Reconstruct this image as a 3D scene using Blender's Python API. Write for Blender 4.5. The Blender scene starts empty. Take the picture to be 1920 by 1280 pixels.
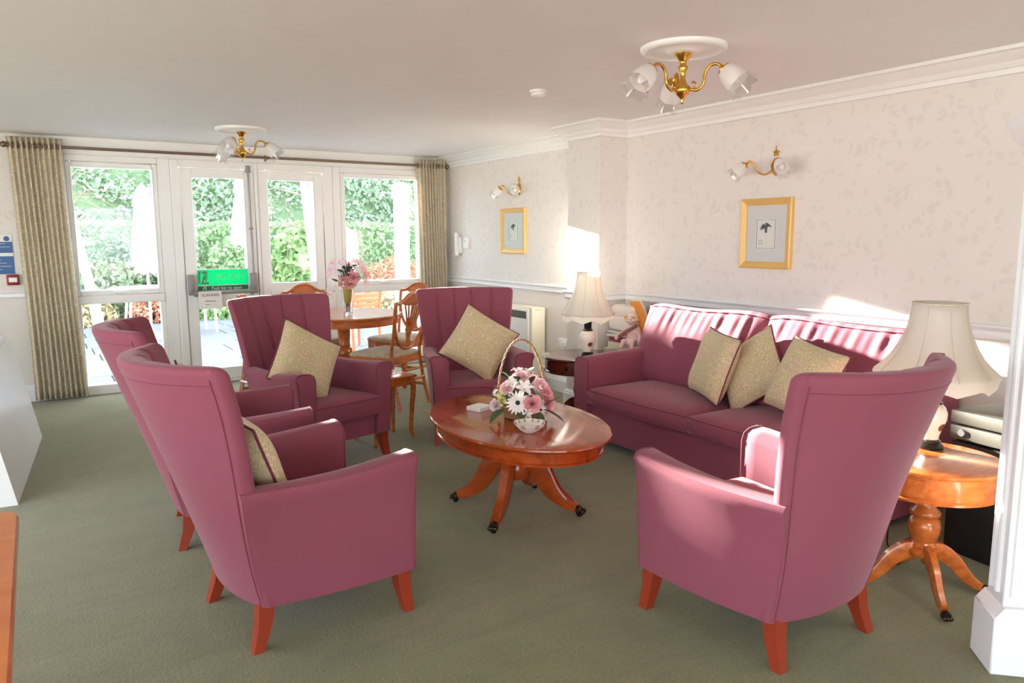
import bpy, bmesh, math, random
from math import sin, cos, pi, radians, atan2, sqrt
from mathutils import Vector, Matrix

S = bpy.context.scene
COL = S.collection
random.seed(7)

# ------------------------------------------------------------------ camera
CAM_H = 1.46
F_PX = 1402.0
cd = bpy.data.cameras.new('camera')
cam = bpy.data.objects.new('camera', cd)
COL.objects.link(cam)
cd.sensor_fit = 'HORIZONTAL'
cd.sensor_width = 36.0
cd.lens = 36.0 * F_PX / 1920.0
cd.clip_start = 0.02
cam.location = (0, 0, CAM_H)
cam.rotation_euler = (radians(90 - 8.03), radians(0.2), radians(-32.41))
S.camera = cam

# ------------------------------------------------------------------ sky, sun, exposure
w = bpy.data.worlds.new('sky'); S.world = w; w.use_nodes = True
bg = w.node_tree.nodes['Background']
bg.inputs[0].default_value = (0.80, 0.90, 1.0, 1)
bg.inputs[1].default_value = 1.0

sd = bpy.data.lights.new('winter_sun', 'SUN')
sd.energy = 15.0
sd.angle = radians(0.8)
sd.color = (1.0, 0.93, 0.84)
sun = bpy.data.objects.new('winter_sun', sd); COL.objects.link(sun)
sun.rotation_euler = Vector((0.15, -1.0, -0.197)).to_track_quat('-Z', 'Y').to_euler()

def portal(name, loc, rot, sx, sy):
    d = bpy.data.lights.new(name, 'AREA'); d.shape = 'RECTANGLE'; d.size = sx; d.size_y = sy
    d.cycles.is_portal = True
    o = bpy.data.objects.new(name, d); COL.objects.link(o); o.location = loc; o.rotation_euler = rot
    return o
# portals only guide the sampling of daylight through the glazing
portal('daylight_garden', (2.03, 8.06, 1.1), (radians(-90), 0, 0), 3.7, 2.2)
portal('daylight_rear', (0.35, -6.06, 1.15), (radians(90), 0, 0), 7.0, 2.1)
portal('daylight_side', (-3.56, 0.5, 1.2), (0, radians(-90), 0), 2.0, 11.0)

S.view_settings.view_transform = 'Standard'
S.view_settings.look = 'None'
S.view_settings.exposure = 2.62
S.view_settings.gamma = 1.0
S.view_settings.use_curve_mapping = False

# ------------------------------------------------------------------ materials
def srgb(r, g, b):
    f = lambda c: ((c / 255.0 + 0.055) / 1.055) ** 2.4 if c > 10 else c / 255.0 / 12.92
    return (f(r), f(g), f(b), 1.0)

class NT:
    def __init__(s, name):
        s.m = bpy.data.materials.new(name); s.m.use_nodes = True
        s.t = s.m.node_tree; s.n = s.t.nodes; s.l = s.t.links
        s.b = s.n['Principled BSDF']; s.out = s.n['Material Output']
    def new(s, typ, **kw):
        nd = s.n.new(typ)
        for k, v in kw.items(): setattr(nd, k, v)
        return nd
    def link(s, a, b): s.l.new(a, b)
    def coord(s, kind='Object', scale=(1, 1, 1)):
        tc = s.new('ShaderNodeTexCoord'); mp = s.new('ShaderNodeMapping')
        mp.inputs['Scale'].default_value = scale
        s.link(tc.outputs[kind], mp.inputs[0]); return mp.outputs[0]
    def noise(s, vec, scale, detail=3, rough=0.5, dist=0.0):
        n = s.new('ShaderNodeTexNoise'); s.link(vec, n.inputs['Vector'])
        n.inputs['Scale'].default_value = scale; n.inputs['Detail'].default_value = detail
        n.inputs['Roughness'].default_value = rough; n.inputs['Distortion'].default_value = dist
        return n.outputs['Fac']
    def ramp(s, fac, stops):
        r = s.new('ShaderNodeValToRGB'); s.link(fac, r.inputs[0])
        e = r.color_ramp.elements
        while len(e) < len(stops): e.new(0.5)
        for i, (p, c) in enumerate(stops):
            e[i].position = p; e[i].color = c
        return r.outputs[0]
    def mix(s, fac, a, b, mode='MIX'):
        m = s.new('ShaderNodeMix', data_type='RGBA', blend_type=mode)
        for sock, v in ((m.inputs[0], fac), (m.inputs[6], a), (m.inputs[7], b)):
            if isinstance(v, (int, float, tuple)): sock.default_value = v
            else: s.link(v, sock)
        return m.outputs[2]
    def math(s, op, a, b=0.0, c=0.0):
        m = s.new('ShaderNodeMath', operation=op)
        for i, v in enumerate((a, b, c)):
            if isinstance(v, (int, float)): m.inputs[i].default_value = v
            else: s.link(v, m.inputs[i])
        return m.outputs[0]
    def bump(s, h, strength=0.3, dist=0.01):
        b = s.new('ShaderNodeBump'); b.inputs['Strength'].default_value = strength; b.inputs['Distance'].default_value = dist
        s.link(h, b.inputs['Height']); s.link(b.outputs[0], s.b.inputs['Normal'])
    def set(s, **kw):
        for k, v in kw.items():
            i = s.b.inputs[k]
            if isinstance(v, (int, float, tuple)): i.default_value = v
            else: s.link(v, i)
        return s

M = {}
def plain(key, col, rough=0.5, **kw):
    t = NT(key); t.set(**{'Base Color': col, 'Roughness': rough})
    # a slight tonal grain so that no surface is dead flat
    v = t.coord(); n = t.noise(v, 6, 3)
    t.set(**{'Base Color': t.mix(n, tuple(c * 0.95 for c in col[:3]) + (1,), col)})
    for k, v in kw.items(): t.b.inputs[k.replace('_', ' ')].default_value = v
    M[key] = t.m; return t.m

plain('white_paint', srgb(246, 245, 243), 0.35)
plain('ceiling_paint', srgb(246, 245, 246), 0.7)
plain('white_gloss', srgb(244, 244, 246), 0.25)
plain('plastic_white', srgb(240, 240, 236), 0.4)
plain('heater_cream', srgb(228, 224, 205), 0.45)
plain('dark_metal', srgb(70, 62, 58), 0.35, Metallic=0.8)
plain('rod_bronze', srgb(140, 120, 105), 0.35, Metallic=0.9)
plain('grey_metal', srgb(150, 148, 146), 0.45, Metallic=0.35)
plain('brass', srgb(222, 172, 84), 0.22, Metallic=1.0)
plain('old_brass', srgb(70, 58, 48), 0.35, Metallic=0.9)
plain('gold_frame', srgb(232, 190, 112), 0.4, Metallic=0.15)
plain('black_plastic', srgb(26, 24, 26), 0.6)
plain('silver_grey', srgb(88, 86, 76), 0.5, Metallic=0.1)
plain('paper', srgb(240, 238, 232), 0.8)
plain('paper_grey', srgb(230, 226, 228), 0.8)
plain('ink', srgb(95, 95, 110), 0.8)
plain('sign_blue', srgb(58, 104, 160), 0.5)
plain('sign_green', srgb(24, 100, 66), 0.5)
plain('call_red', srgb(140, 22, 36), 0.4)
plain('porcelain', srgb(246, 243, 238), 0.15)
plain('porcelain_dark', srgb(30, 34, 30), 0.12)
plain('leg_wood', srgb(150, 54, 30), 0.3)
plain('bowl_print', srgb(130, 80, 55), 0.3)
plain('petal_pink', srgb(246, 206, 208), 0.6)
plain('petal_rose', srgb(238, 172, 178), 0.6)
plain('petal_white', srgb(248, 240, 236), 0.6)
plain('petal_lime', srgb(216, 222, 140), 0.6)
plain('petal_lilac', srgb(242, 214, 226), 0.6)
plain('petal_coral', srgb(226, 160, 152), 0.6)
plain('flower_eye', srgb(40, 44, 36), 0.8)
plain('leaf_green', srgb(64, 92, 52), 0.5)
plain('leaf_dark', srgb(48, 56, 44), 0.5)
plain('leaf_bright', srgb(66, 176, 92), 0.45)
plain('stem_brown', srgb(74, 62, 44), 0.7)
plain('foil_yellow', srgb(190, 170, 80), 0.5)
plain('wicker', srgb(168, 128, 84), 0.55)
plain('book_cream', srgb(226, 214, 188), 0.7)
plain('folder_orange', srgb(246, 160, 66), 0.6)
plain('book_maroon', srgb(150, 62, 78), 0.6)
plain('tartan', srgb(150, 100, 92), 0.8)
plain('doll_pink', srgb(236, 190, 184), 0.7)
plain('cloth_pale', srgb(232, 224, 216), 0.9)
plain('patio_slab', srgb(120, 126, 134), 0.85)
plain('patio_joint', srgb(92, 90, 84), 0.95)
plain('bounce_gravel', srgb(178, 170, 156), 0.95)  # outdoor ground made pale to bounce daylight up to the ceiling
plain('hedge_core', srgb(120, 146, 112), 0.95)
plain('birch_bark', srgb(232, 226, 220), 0.8)
plain('twig', srgb(150, 132, 118), 0.9)
plain('parasol_cloth', srgb(244, 240, 238), 0.9)
plain('parasol_lining', srgb(214, 180, 186), 0.9)
plain('garden_white', srgb(238, 236, 232), 0.6)
plain('garden_wood', srgb(206, 128, 84), 0.6)
plain('skin_mauve', srgb(116, 52, 70), 0.8)

def leaf_mat(key, c1, c2):
    t = NT(key)
    oi = t.new('ShaderNodeNewGeometry')
    col = t.mix(oi.outputs['Random Per Island'], c1, c2)
    t.set(**{'Base Color': col, 'Roughness': 0.42})
    tr = t.new('ShaderNodeBsdfTranslucent'); t.link(col, tr.inputs[0])
    mx = t.new('ShaderNodeMixShader'); mx.inputs[0].default_value = 0.3
    t.link(t.b.outputs[0], mx.inputs[1]); t.link(tr.outputs[0], mx.inputs[2]); t.link(mx.outputs[0], t.out.inputs[0])
    M[key] = t.m
leaf_mat('ivy_leaf', srgb(142, 172, 140), srgb(200, 220, 196))
leaf_mat('clipped_leaf', srgb(142, 178, 130), srgb(192, 214, 172))
leaf_mat('shrub_leaf', srgb(116, 148, 110), srgb(184, 204, 174))
leaf_mat('shrub_leaf_green', srgb(132, 176, 108), srgb(190, 216, 160))
leaf_mat('russet_leaf', srgb(196, 120, 92), srgb(232, 188, 160))
leaf_mat('straw_leaf', srgb(196, 186, 140), srgb(226, 214, 190))

# upholstery
def fabric(key, c_hi, c_lo, sheen=0.35):
    t = NT(key); v = t.coord()
    n = t.noise(v, 9, 3); f = t.noise(v, 900, 2)
    c = t.mix(n, c_lo, c_hi); c2 = t.mix(f, tuple(x * 0.86 for x in c_lo[:3]) + (1,), tuple(min(1, x * 1.12) for x in c_hi[:3]) + (1,))
    t.set(**{'Base Color': t.mix(0.45, c, c2), 'Roughness': 0.85, 'Sheen Weight': sheen, 'Sheen Roughness': 0.35})
    t.b.inputs['Sheen Tint'].default_value = (1, 0.82, 0.86, 1)
    t.bump(f, 0.15, 0.002); M[key] = t.m
fabric('upholstery', srgb(144, 72, 89), srgb(137, 68, 85), .3)
fabric('upholstery_piping', srgb(126, 58, 73), srgb(118, 52, 68))

def scroll_cloth(key, base, line, blush, scale):
    t = NT(key); v = t.coord()
    dn = t.new('ShaderNodeTexNoise'); t.link(v, dn.inputs['Vector']); dn.inputs['Scale'].default_value = scale * 0.35
    va = t.new('ShaderNodeVectorMath', operation='MULTIPLY_ADD'); t.link(dn.outputs['Color'], va.inputs[0])
    va.inputs[1].default_value = (0.09,) * 3; t.link(v, va.inputs[2])
    vo = t.new('ShaderNodeTexVoronoi'); t.link(va.outputs[0], vo.inputs['Vector']); vo.inputs['Scale'].default_value = scale
    ring = t.math('SINE', t.math('MULTIPLY', vo.outputs['Distance'], 17.0))
    k = t.ramp(ring, [(0.25, (1, 1, 1, 1)), (0.62, (0, 0, 0, 1))])
    blot = t.noise(v, scale * 0.5, 2)
    c = t.mix(t.ramp(blot, [(0.5, (0, 0, 0, 1)), (0.62, (1, 1, 1, 1))]), base, blush)
    c = t.mix(t.math('MULTIPLY', k, 0.55), c, line)
    t.set(**{'Base Color': c, 'Roughness': 0.8, 'Sheen Weight': 0.2})
    t.bump(t.noise(v, 700, 2), 0.15, 0.002); M[key] = t.m
scroll_cloth('cushion_cloth', srgb(220, 206, 164), srgb(172, 154, 114), srgb(226, 200, 170), 38)
scroll_cloth('curtain_cloth', srgb(240, 232, 204), srgb(200, 184, 158), srgb(238, 222, 200), 22)
scroll_cloth('seat_cloth', srgb(206, 192, 164), srgb(158, 140, 112), srgb(196, 172, 150), 30)

for key, amt in (('curtain_cloth', .22),):
    nt = M[key].node_tree; bs = nt.nodes['Principled BSDF']; trn = nt.nodes.new('ShaderNodeBsdfTranslucent'); ms = nt.nodes.new('ShaderNodeMixShader'); ms.inputs[0].default_value = amt
    nt.links.new(bs.inputs['Base Color'].links[0].from_socket, trn.inputs[0]); nt.links.new(bs.outputs[0], ms.inputs[1]); nt.links.new(trn.outputs[0], ms.inputs[2]); nt.links.new(ms.outputs[0], nt.nodes['Material Output'].inputs[0])

# wood
def wood(key, c1, c2, rough=0.18, scale=(3, 22, 22), coat=0.5):
    t = NT(key); v = t.coord('Object', scale)
    n = t.noise(v, 1.6, 2.5, 0.5, 0.5)
    c = t.ramp(n, [(0.3, c1), (0.7, c2)])
    t.set(**{'Base Color': c, 'Roughness': rough, 'Coat Weight': coat, 'Coat Roughness': 0.06}); M[key] = t.m
wood('mahogany', srgb(148, 62, 24), srgb(178, 82, 34), 0.11, (9, 1.5, 9), 0.0)
wood('yew', srgb(176, 88, 34), srgb(206, 116, 52), 0.25)
wood('honey_wood', srgb(202, 104, 34), srgb(220, 124, 48), 0.2, (2, 5, 5))
wood('dark_mahogany', srgb(72, 24, 14), srgb(110, 40, 22), 0.2)

# carpet
t = NT('carpet'); v = t.coord()
big = t.noise(v, 0.9, 4, 0.6, 0.9); mid = t.noise(v, 6, 4, 0.65); pile = t.noise(v, 75, 3, 0.75); fine = t.noise(v, 300, 2, 0.7)
tr_ = t.coord('Object', (1.2, 9, 1)); streak = t.noise(tr_, 1.3, 3, 0.6, 0.5)
c = t.mix(t.ramp(big, [(0.35, (0, 0, 0, 1)), (0.65, (1, 1, 1, 1))]), srgb(120, 119, 82), srgb(138, 136, 98))
c = t.mix(t.math('MULTIPLY', t.ramp(mid, [(0.4, (0, 0, 0, 1)), (0.62, (1, 1, 1, 1))]), 0.35), c, srgb(118, 117, 80))
c = t.mix(t.math('MULTIPLY', t.ramp(streak, [(0.52, (0, 0, 0, 1)), (0.66, (1, 1, 1, 1))]), 0.30), c, srgb(104, 106, 82))
c = t.mix(t.math('MULTIPLY', t.ramp(pile, [(0.38, (1, 1, 1, 1)), (0.58, (0, 0, 0, 1))]), 0.38), c, srgb(92, 92, 62))
t.set(**{'Base Color': c, 'Roughness': 0.9, 'Sheen Weight': 0.3, 'Sheen Roughness': 0.45}); t.bump(pile, 0.6, 0.006); M['carpet'] = t.m

# wallpaper above the rail, plain paint below
t = NT('wallpaper'); ge = t.new('ShaderNodeNewGeometry')
sp = t.new('ShaderNodeSeparateXYZ'); t.link(ge.outputs['Position'], sp.inputs[0])
cb = t.new('ShaderNodeCombineXYZ')
t.link(t.math('ADD', sp.outputs[0], sp.outputs[1]), cb.inputs[0]); t.link(sp.outputs[2], cb.inputs[1])
dn = t.new('ShaderNodeTexNoise'); t.link(cb.outputs[0], dn.inputs['Vector']); dn.inputs['Scale'].default_value = 11; dn.inputs['Detail'].default_value = 2
va = t.new('ShaderNodeVectorMath', operation='MULTIPLY_ADD'); t.link(dn.outputs['Color'], va.inputs[0])
va.inputs[1].default_value = (0.13, 0.13, 0); t.link(cb.outputs[0], va.inputs[2])
vo = t.new('ShaderNodeTexVoronoi'); t.link(va.outputs[0], vo.inputs['Vector']); vo.inputs['Scale'].default_value = 19
leaf = t.ramp(vo.outputs['Distance'], [(0.34, (1, 1, 1, 1)), (0.44, (0, 0, 0, 1))])
sc = t.new('ShaderNodeSeparateColor'); t.link(vo.outputs['Color'], sc.inputs[0])
pick = t.math('GREATER_THAN', sc.outputs[0], 0.42)
lf = t.math('MULTIPLY', leaf, pick)
c = t.mix(t.math('MULTIPLY', lf, 0.26), srgb(232, 226, 220), srgb(208, 202, 196))
low = t.math('LESS_THAN', sp.outputs[2], 0.97)
c = t.mix(low, c, srgb(228, 220, 212))
t.set(**{'Base Color': c, 'Roughness': 0.75}); M['wallpaper'] = t.m

# window glass: thin sheet
t = NT('window_glass')
tr = t.new('ShaderNodeBsdfTransparent'); tr.inputs[0].default_value = (0.97, 0.98, 0.975, 1)
gl = t.new('ShaderNodeBsdfGlossy'); gl.inputs['Roughness'].default_value = 0.02
lw = t.new('ShaderNodeLayerWeight'); fr_ = t.math('MULTIPLY_ADD', t.math('POWER', lw.outputs['Facing'], 5.0), 0.9, 0.04)
mx = t.new('ShaderNodeMixShader'); t.link(fr_, mx.inputs[0]); t.link(tr.outputs[0], mx.inputs[1]); t.link(gl.outputs[0], mx.inputs[2])
t.link(mx.outputs[0], t.out.inputs[0]); M['window_glass'] = t.m

# vase / crystal glass
t = NT('clear_glass'); t.set(**{'Base Color': (1, 1, 1, 1), 'Roughness': 0.02, 'Transmission Weight': 1.0, 'IOR': 1.35}); M['clear_glass'] = t.m
# frosted tulip glass
def thin_cloth(key, col, amt, rough=0.6):
    t = NT(key); t.set(**{'Base Color': col, 'Roughness': rough})
    tr = t.new('ShaderNodeBsdfTranslucent'); tr.inputs[0].default_value = col
    mx = t.new('ShaderNodeMixShader'); mx.inputs[0].default_value = amt
    t.link(t.b.outputs[0], mx.inputs[1]); t.link(tr.outputs[0], mx.inputs[2]); t.link(mx.outputs[0], t.out.inputs[0]); M[key] = t.m
thin_cloth('frosted_glass', srgb(250, 248, 248), 0.5, 0.2)
thin_cloth('lampshade_silk', srgb(244, 240, 232), 0.45, 0.8)
thin_cloth('exit_green', srgb(0, 220, 165), 0.75, 0.5)
thin_cloth('exit_letter', srgb(205, 240, 205), 0.75, 0.5)
t = NT('glass_rim')
tr = t.new('ShaderNodeBsdfTransparent'); tr.inputs[0].default_value = (0.95, 0.95, 0.95, 1)
gl = t.new('ShaderNodeBsdfGlossy'); gl.inputs['Roughness'].default_value = 0.05
mx = t.new('ShaderNodeMixShader'); mx.inputs[0].default_value = 0.25; t.link(tr.outputs[0], mx.inputs[1]); t.link(gl.outputs[0], mx.inputs[2])
t.link(mx.outputs[0], t.out.inputs[0]); M['glass_rim'] = t.m

# lamp vase: cream china with painted sprays
t = NT('china_floral'); v = t.coord()
vo = t.new('ShaderNodeTexVoronoi'); t.link(v, vo.inputs['Vector']); vo.inputs['Scale'].default_value = 15
k = t.ramp(vo.outputs['Distance'], [(0.26, (1, 1, 1, 1)), (0.34, (0, 0, 0, 1))])
sc = t.new('ShaderNodeSeparateColor'); t.link(vo.outputs['Color'], sc.inputs[0])
c = t.mix(sc.outputs[1], srgb(150, 60, 44), srgb(60, 80, 56))
k2 = t.math('MULTIPLY', k, t.math('GREATER_THAN', sc.outputs[0], 0.6))
t.set(**{'Base Color': t.mix(k2, srgb(240, 228, 212), c), 'Roughness': 0.12}); M['china_floral'] = t.m

# ------------------------------------------------------------------ mesh helpers
class B:
    """collects geometry for ONE mesh"""
    def __init__(s): s.v = []; s.f = []
    def add(s, V, F, mat=None):
        o = len(s.v)
        for p in V:
            p = Vector(p)
            s.v.append(tuple(mat @ p) if mat else tuple(p))
        s.f += [tuple(i + o for i in f) for f in F]
        return s
    def box(s, x0, x1, y0, y1, z0, z1, mat=None):
        V = [(x0, y0, z0), (x1, y0, z0), (x1, y1, z0), (x0, y1, z0), (x0, y0, z1), (x1, y0, z1), (x1, y1, z1), (x0, y1, z1)]
        F = [(0, 3, 2, 1), (4, 5, 6, 7), (0, 1, 5, 4), (1, 2, 6, 5), (2, 3, 7, 6), (3, 0, 4, 7)]
        return s.add(V, F, mat)
    def rbox(s, x0, x1, y0, y1, z0, z1, r=0.01, seg=2, mat=None):
        bm = bmesh.new(); bmesh.ops.create_cube(bm, size=1)
        for v in bm.verts:
            v.co = Vector(((x0 + x1) / 2 + v.co.x * (x1 - x0), (y0 + y1) / 2 + v.co.y * (y1 - y0), (z0 + z1) / 2 + v.co.z * (z1 - z0)))
        bmesh.ops.bevel(bm, geom=bm.edges[:], offset=r, segments=seg, profile=0.5, affect='EDGES')
        bm.verts.index_update()
        V = [v.co.copy() for v in bm.verts]; F = [[v.index for v in f.verts] for f in bm.faces]
        bm.free(); return s.add(V, F, mat)
    def loft(s, rings, cap=(True, True), closed=True, mat=None):
        n = len(rings[0]); V = [p for r in rings for p in r]; F = []
        for i in range(len(rings) - 1):
            for j in range(n if closed else n - 1):
                k = (j + 1) % n
                F.append((i * n + j, i * n + k, (i + 1) * n + k, (i + 1) * n + j))
        if cap[0]: F.append(tuple(range(n - 1, -1, -1)))
        if cap[1]: F.append(tuple((len(rings) - 1) * n + j for j in range(n)))
        return s.add(V, F, mat)
    def lathe(s, prof, n=24, mat=None, sx=1.0, sy=1.0, cap=(True, True), wave=None):
        rings = []
        for (r, z) in prof:
            rings.append([(r * sx * cos(2 * pi * j / n), r * sy * sin(2 * pi * j / n), z) for j in range(n)])
        return s.loft(rings, cap, True, mat)
    def tube(s, pts, rad, n=8, mat=None, flat=1.0, up=None, cap=(True, True)):
        pts = [Vector(p) for p in pts]
        if not isinstance(rad, (list, tuple)): rad = [rad] * len(pts)
        rings = []; ref = None
        for i, p in enumerate(pts):
            a = pts[max(i - 1, 0)]; b = pts[min(i + 1, len(pts) - 1)]
            d = (b - a).normalized()
            if ref is None:
                u = Vector(up) if up else (Vector((0, 0, 1)) if abs(d.z) < 0.9 else Vector((1, 0, 0)))
            else: u = ref
            sde = d.cross(u)
            if sde.length < 1e-6: sde = d.orthogonal()
            sde.normalize(); u = sde.cross(d).normalized(); ref = u
            rings.append([tuple(p + (sde * cos(2 * pi * j / n) * flat + u * sin(2 * pi * j / n)) * rad[i]) for j in range(n)])
        return s.loft(rings, cap, True, mat)
    def loop(s, pts, rad, n=6, mat=None):
        """closed tube"""
        pts = [Vector(p) for p in pts]; m = len(pts); rings = []; ref = None
        for i, p in enumerate(pts):
            d = (pts[(i + 1) % m] - pts[i - 1]).normalized()
            u = ref if ref is not None else (Vector((0, 0, 1)) if abs(d.z) < 0.9 else Vector((1, 0, 0)))
            sde = d.cross(u)
            if sde.length < 1e-6: sde = d.orthogonal()
            sde.normalize(); u = sde.cross(d).normalized(); ref = u
            rings.append([tuple(p + (sde * cos(2 * pi * j / n) + u * sin(2 * pi * j / n)) * rad) for j in range(n)])
        rings.append(rings[0])
        return s.loft(rings, (False, False), True, mat)
    def prism(s, poly, d0, d1, plane='XZ', mat=None):
        """poly in plane, extruded from d0 to d1 along the third axis"""
        def P(a, b, d): return {'XZ': (a, d, b), 'XY': (a, b, d), 'YZ': (d, a, b)}[plane]
        return s.loft([[P(a, b, d0) for a, b in poly], [P(a, b, d1) for a, b in poly]], (True, True), True, mat)
    def ball(s, c, r, n=8, m=6, mat=None, sz=1.0):
        prof = [(max(r * sin(pi * i / m), 1e-4), -r * sz * cos(pi * i / m)) for i in range(m + 1)]
        T = Matrix.Translation(c)
        return s.lathe(prof, n, (mat @ T) if mat else T)

def obj(name, b, mat, parent=None, smooth=40, loc=None, rot=None):
    me = bpy.data.meshes.new(name)
    me.from_pydata(b.v, [], b.f)
    bm = bmesh.new(); bm.from_mesh(me); bmesh.ops.recalc_face_normals(bm, faces=bm.faces[:]); bm.to_mesh(me); bm.free()
    me.materials.append(M[mat] if isinstance(mat, str) else mat)
    if smooth:
        me.polygons.foreach_set('use_smooth', [True] * len(me.polygons))
        if smooth < 180: me.set_sharp_from_angle(angle=radians(smooth))
    o = bpy.data.objects.new(name, me); COL.objects.link(o)
    if parent: o.parent = parent
    if loc: o.location = loc
    if rot: o.rotation_euler = rot
    return o
def raw(name, V, F, mat, parent=None, smooth=False):
    me = bpy.data.meshes.new(name); me.from_pydata(V, [], F); me.materials.append(M[mat])
    if smooth: me.polygons.foreach_set('use_smooth', [True] * len(me.polygons))
    o = bpy.data.objects.new(name, me); COL.objects.link(o); o.parent = parent
    return o
def tag(o, label=None, cat=None, group=None, kind=None):
    if label: o['label'] = label
    if cat: o['category'] = cat
    if group: o['group'] = group
    if kind: o['kind'] = kind
    return o
def thing(name, label, cat, loc=(0, 0, 0), rotz=0.0, group=None, rot=None):
    o = bpy.data.objects.new(name, None); COL.objects.link(o); o.empty_display_size = 0.1
    o.location = loc; o.rotation_euler = rot if rot else (0, 0, rotz)
    return tag(o, label, cat, group)
def struct(name, b, mat, label=None, parent=None, smooth=30):
    o = obj(name, b, mat, parent, smooth)
    if parent is None: tag(o, label, kind='structure')
    return o
def copy_tree(o, parent=None):
    c = o.copy(); COL.objects.link(c); c.parent = parent
    for ch in list(o.children): copy_tree(ch, c)
    return c
def text(name, body, size, mat, parent, loc, rot, extrude=0.0006, align='CENTER', sx=1.0):
    cu = bpy.data.curves.new(name, 'FONT'); cu.body = body; cu.size = size; cu.extrude = extrude
    cu.align_x = align; cu.align_y = 'CENTER'; cu.resolution_u = 2
    tmp = bpy.data.objects.new(name + '_tmp', cu); COL.objects.link(tmp)
    dg = bpy.context.evaluated_depsgraph_get(); dg.update()
    me = bpy.data.meshes.new_from_object(tmp.evaluated_get(dg))
    bpy.data.objects.remove(tmp); bpy.data.curves.remove(cu)
    me.name = name; me.materials.clear(); me.materials.append(M[mat])
    o = bpy.data.objects.new(name, me); COL.objects.link(o); o.parent = parent
    o.location = loc; o.rotation_euler = rot; o.scale = (sx, 1, 1)
    return o

def smoothstep(a, b, x):
    x = max(0, min(1, (x - a) / (b - a))); return x * x * (3 - 2 * x)
def lerp(a, b, t): return a + (b - a) * t
def catmull(pts, k=6):
    P = [Vector(p) for p in pts]; out = []
    for i in range(len(P) - 1):
        p0 = P[max(i - 1, 0)]; p1 = P[i]; p2 = P[i + 1]; p3 = P[min(i + 2, len(P) - 1)]
        for j in range(k):
            u = j / k
            out.append(0.5 * ((2 * p1) + (p2 - p0) * u + (2 * p0 - 5 * p1 + 4 * p2 - p3) * u * u + (3 * p1 - p0 - 3 * p2 + p3) * u ** 3))
    out.append(P[-1]); return out

# ================================================================== THE ROOM
XW, YB, ZC = 4.11, 7.90, 2.35          # right wall, window wall, ceiling
XL, YR = -3.5, -6.0                    # left and rear walls (behind the camera)
PX, PY0, PY1 = 3.82, 4.72, 5.14        # pilaster on the right wall
DADO = 0.99
tag(obj('floor', B().box(XL - .1, XW + .1, YR - .1, YB + .05, -0.1, 0), 'carpet', smooth=0), 'moss green fitted carpet', kind='structure')
tag(obj('ceiling', B().box(XL - .1, XW + .1, YR - .1, YB + .2, ZC, ZC + .1), 'ceiling_paint', smooth=0), 'smooth off-white ceiling', kind='structure')
b = B().box(XW, XW + .15, YR, YB + .15, 0, ZC).box(PX, XW + .01, PY0, PY1, 0, ZC)
struct('wall_right', b, 'wallpaper', 'cream leaf-patterned wallpaper wall with a shallow projecting pier', smooth=0)
b = B().box(XL, 0.22, YB, YB + .15, 0, ZC).box(3.83, XW, YB, YB + .15, 0, ZC)
struct('wall_back', b, 'wallpaper', 'papered window wall either side of the glazing', smooth=0)
struct('trim_1', B().box(0.22, 3.83, YB - .005, YB + .15, 2.2, ZC), 'white_paint', 'white boarded lintel above the garden windows', smooth=0)
# rear and left walls stand behind the camera and have unseen windows added for fill daylight
b = B().box(XL, -3.15, YR - .15, YR, 0, ZC).box(3.85, XW, YR - .15, YR, 0, ZC).box(-3.15, 3.85, YR - .15, YR, 2.2, ZC).box(-3.15, 3.85, YR - .15, YR, 0, .1)
struct('wall_rear', b, 'wallpaper', 'rear wall behind the camera with wide windows added for fill daylight', smooth=0)
b = B().box(XL - .15, XL, YR, -5.0, 0, ZC).box(XL - .15, XL, 6.0, YB, 0, ZC).box(XL - .15, XL, -5, 6, 2.2, ZC).box(XL - .15, XL, -5, 6, 0, .2)
struct('wall_left', b, 'wallpaper', 'left wall with a wide window added out of view for fill daylight', smooth=0)
b = B()
for x in (-3.15, -1.77, -.35, 1.0, 2.4, 3.8): b.box(x, x + .05, YR - .1, YR - .05, .1, 2.2)
struct('fill_window_rear', b, 'white_paint', 'white mullions of the added rear windows', smooth=0)
b = B()
for y in (-5, -3.2, -1.35, .5, 2.35, 4.2, 5.95): b.box(XL - .1, XL - .05, y, y + .05, .2, 2.2)
struct('fill_window_side', b, 'white_paint', 'white mullions of the added side window', smooth=0)

# cornice, dado rail and skirting follow the wall line
def wall_line(off):
    return [(XW - off, YR), (XW - off, PY0 - off), (PX - off, PY0 - off), (PX - off, PY1 + off), (XW - off, PY1 + off), (XW - off, YB)]
def moulding(b, prof, lines):
    """prof = [(offset from wall, z)] swept along the wall line"""
    rings = []
    n = len(lines(0))
    for i in range(n):
        rings.append([(lines(o)[i][0], lines(o)[i][1], z) for o, z in prof])
    return b.loft(rings)
corn = [(-.02, ZC + .01), (.125, ZC + .01), (.125, ZC - .018), (.105, ZC - .022), (.085, ZC - .04), (.05, ZC - .06), (.035, ZC - .085), (.022, ZC - .09), (.02, ZC - .115), (-.02, ZC - .12)]
struct('trim_2', moulding(B(), corn, wall_line), 'white_paint', 'white moulded plaster cornice along the papered wall', smooth=25)
dado = [(-.02, DADO + .01), (.022, DADO + .01), (.03, DADO), (.022, DADO - .012), (.014, DADO - .02), (.014, DADO - .04), (.022, DADO - .048), (.012, DADO - .06), (-.02, DADO - .06)]
struct('trim_3', moulding(B(), dado, wall_line), 'white_gloss', 'white moulded dado rail on the papered wall', smooth=25)
skirt = [(-.02, 0), (.022, 0), (.022, .11), (.016, .118), (.016, .128), (.008, .14), (.006, .15), (-.02, .15)]
struct('baseboard_right', moulding(B(), skirt, wall_line), 'white_gloss', 'white skirting board along the papered wall', smooth=25)
backline = lambda off: [(XL, YB - off), (0.22, YB - off)]
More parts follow.
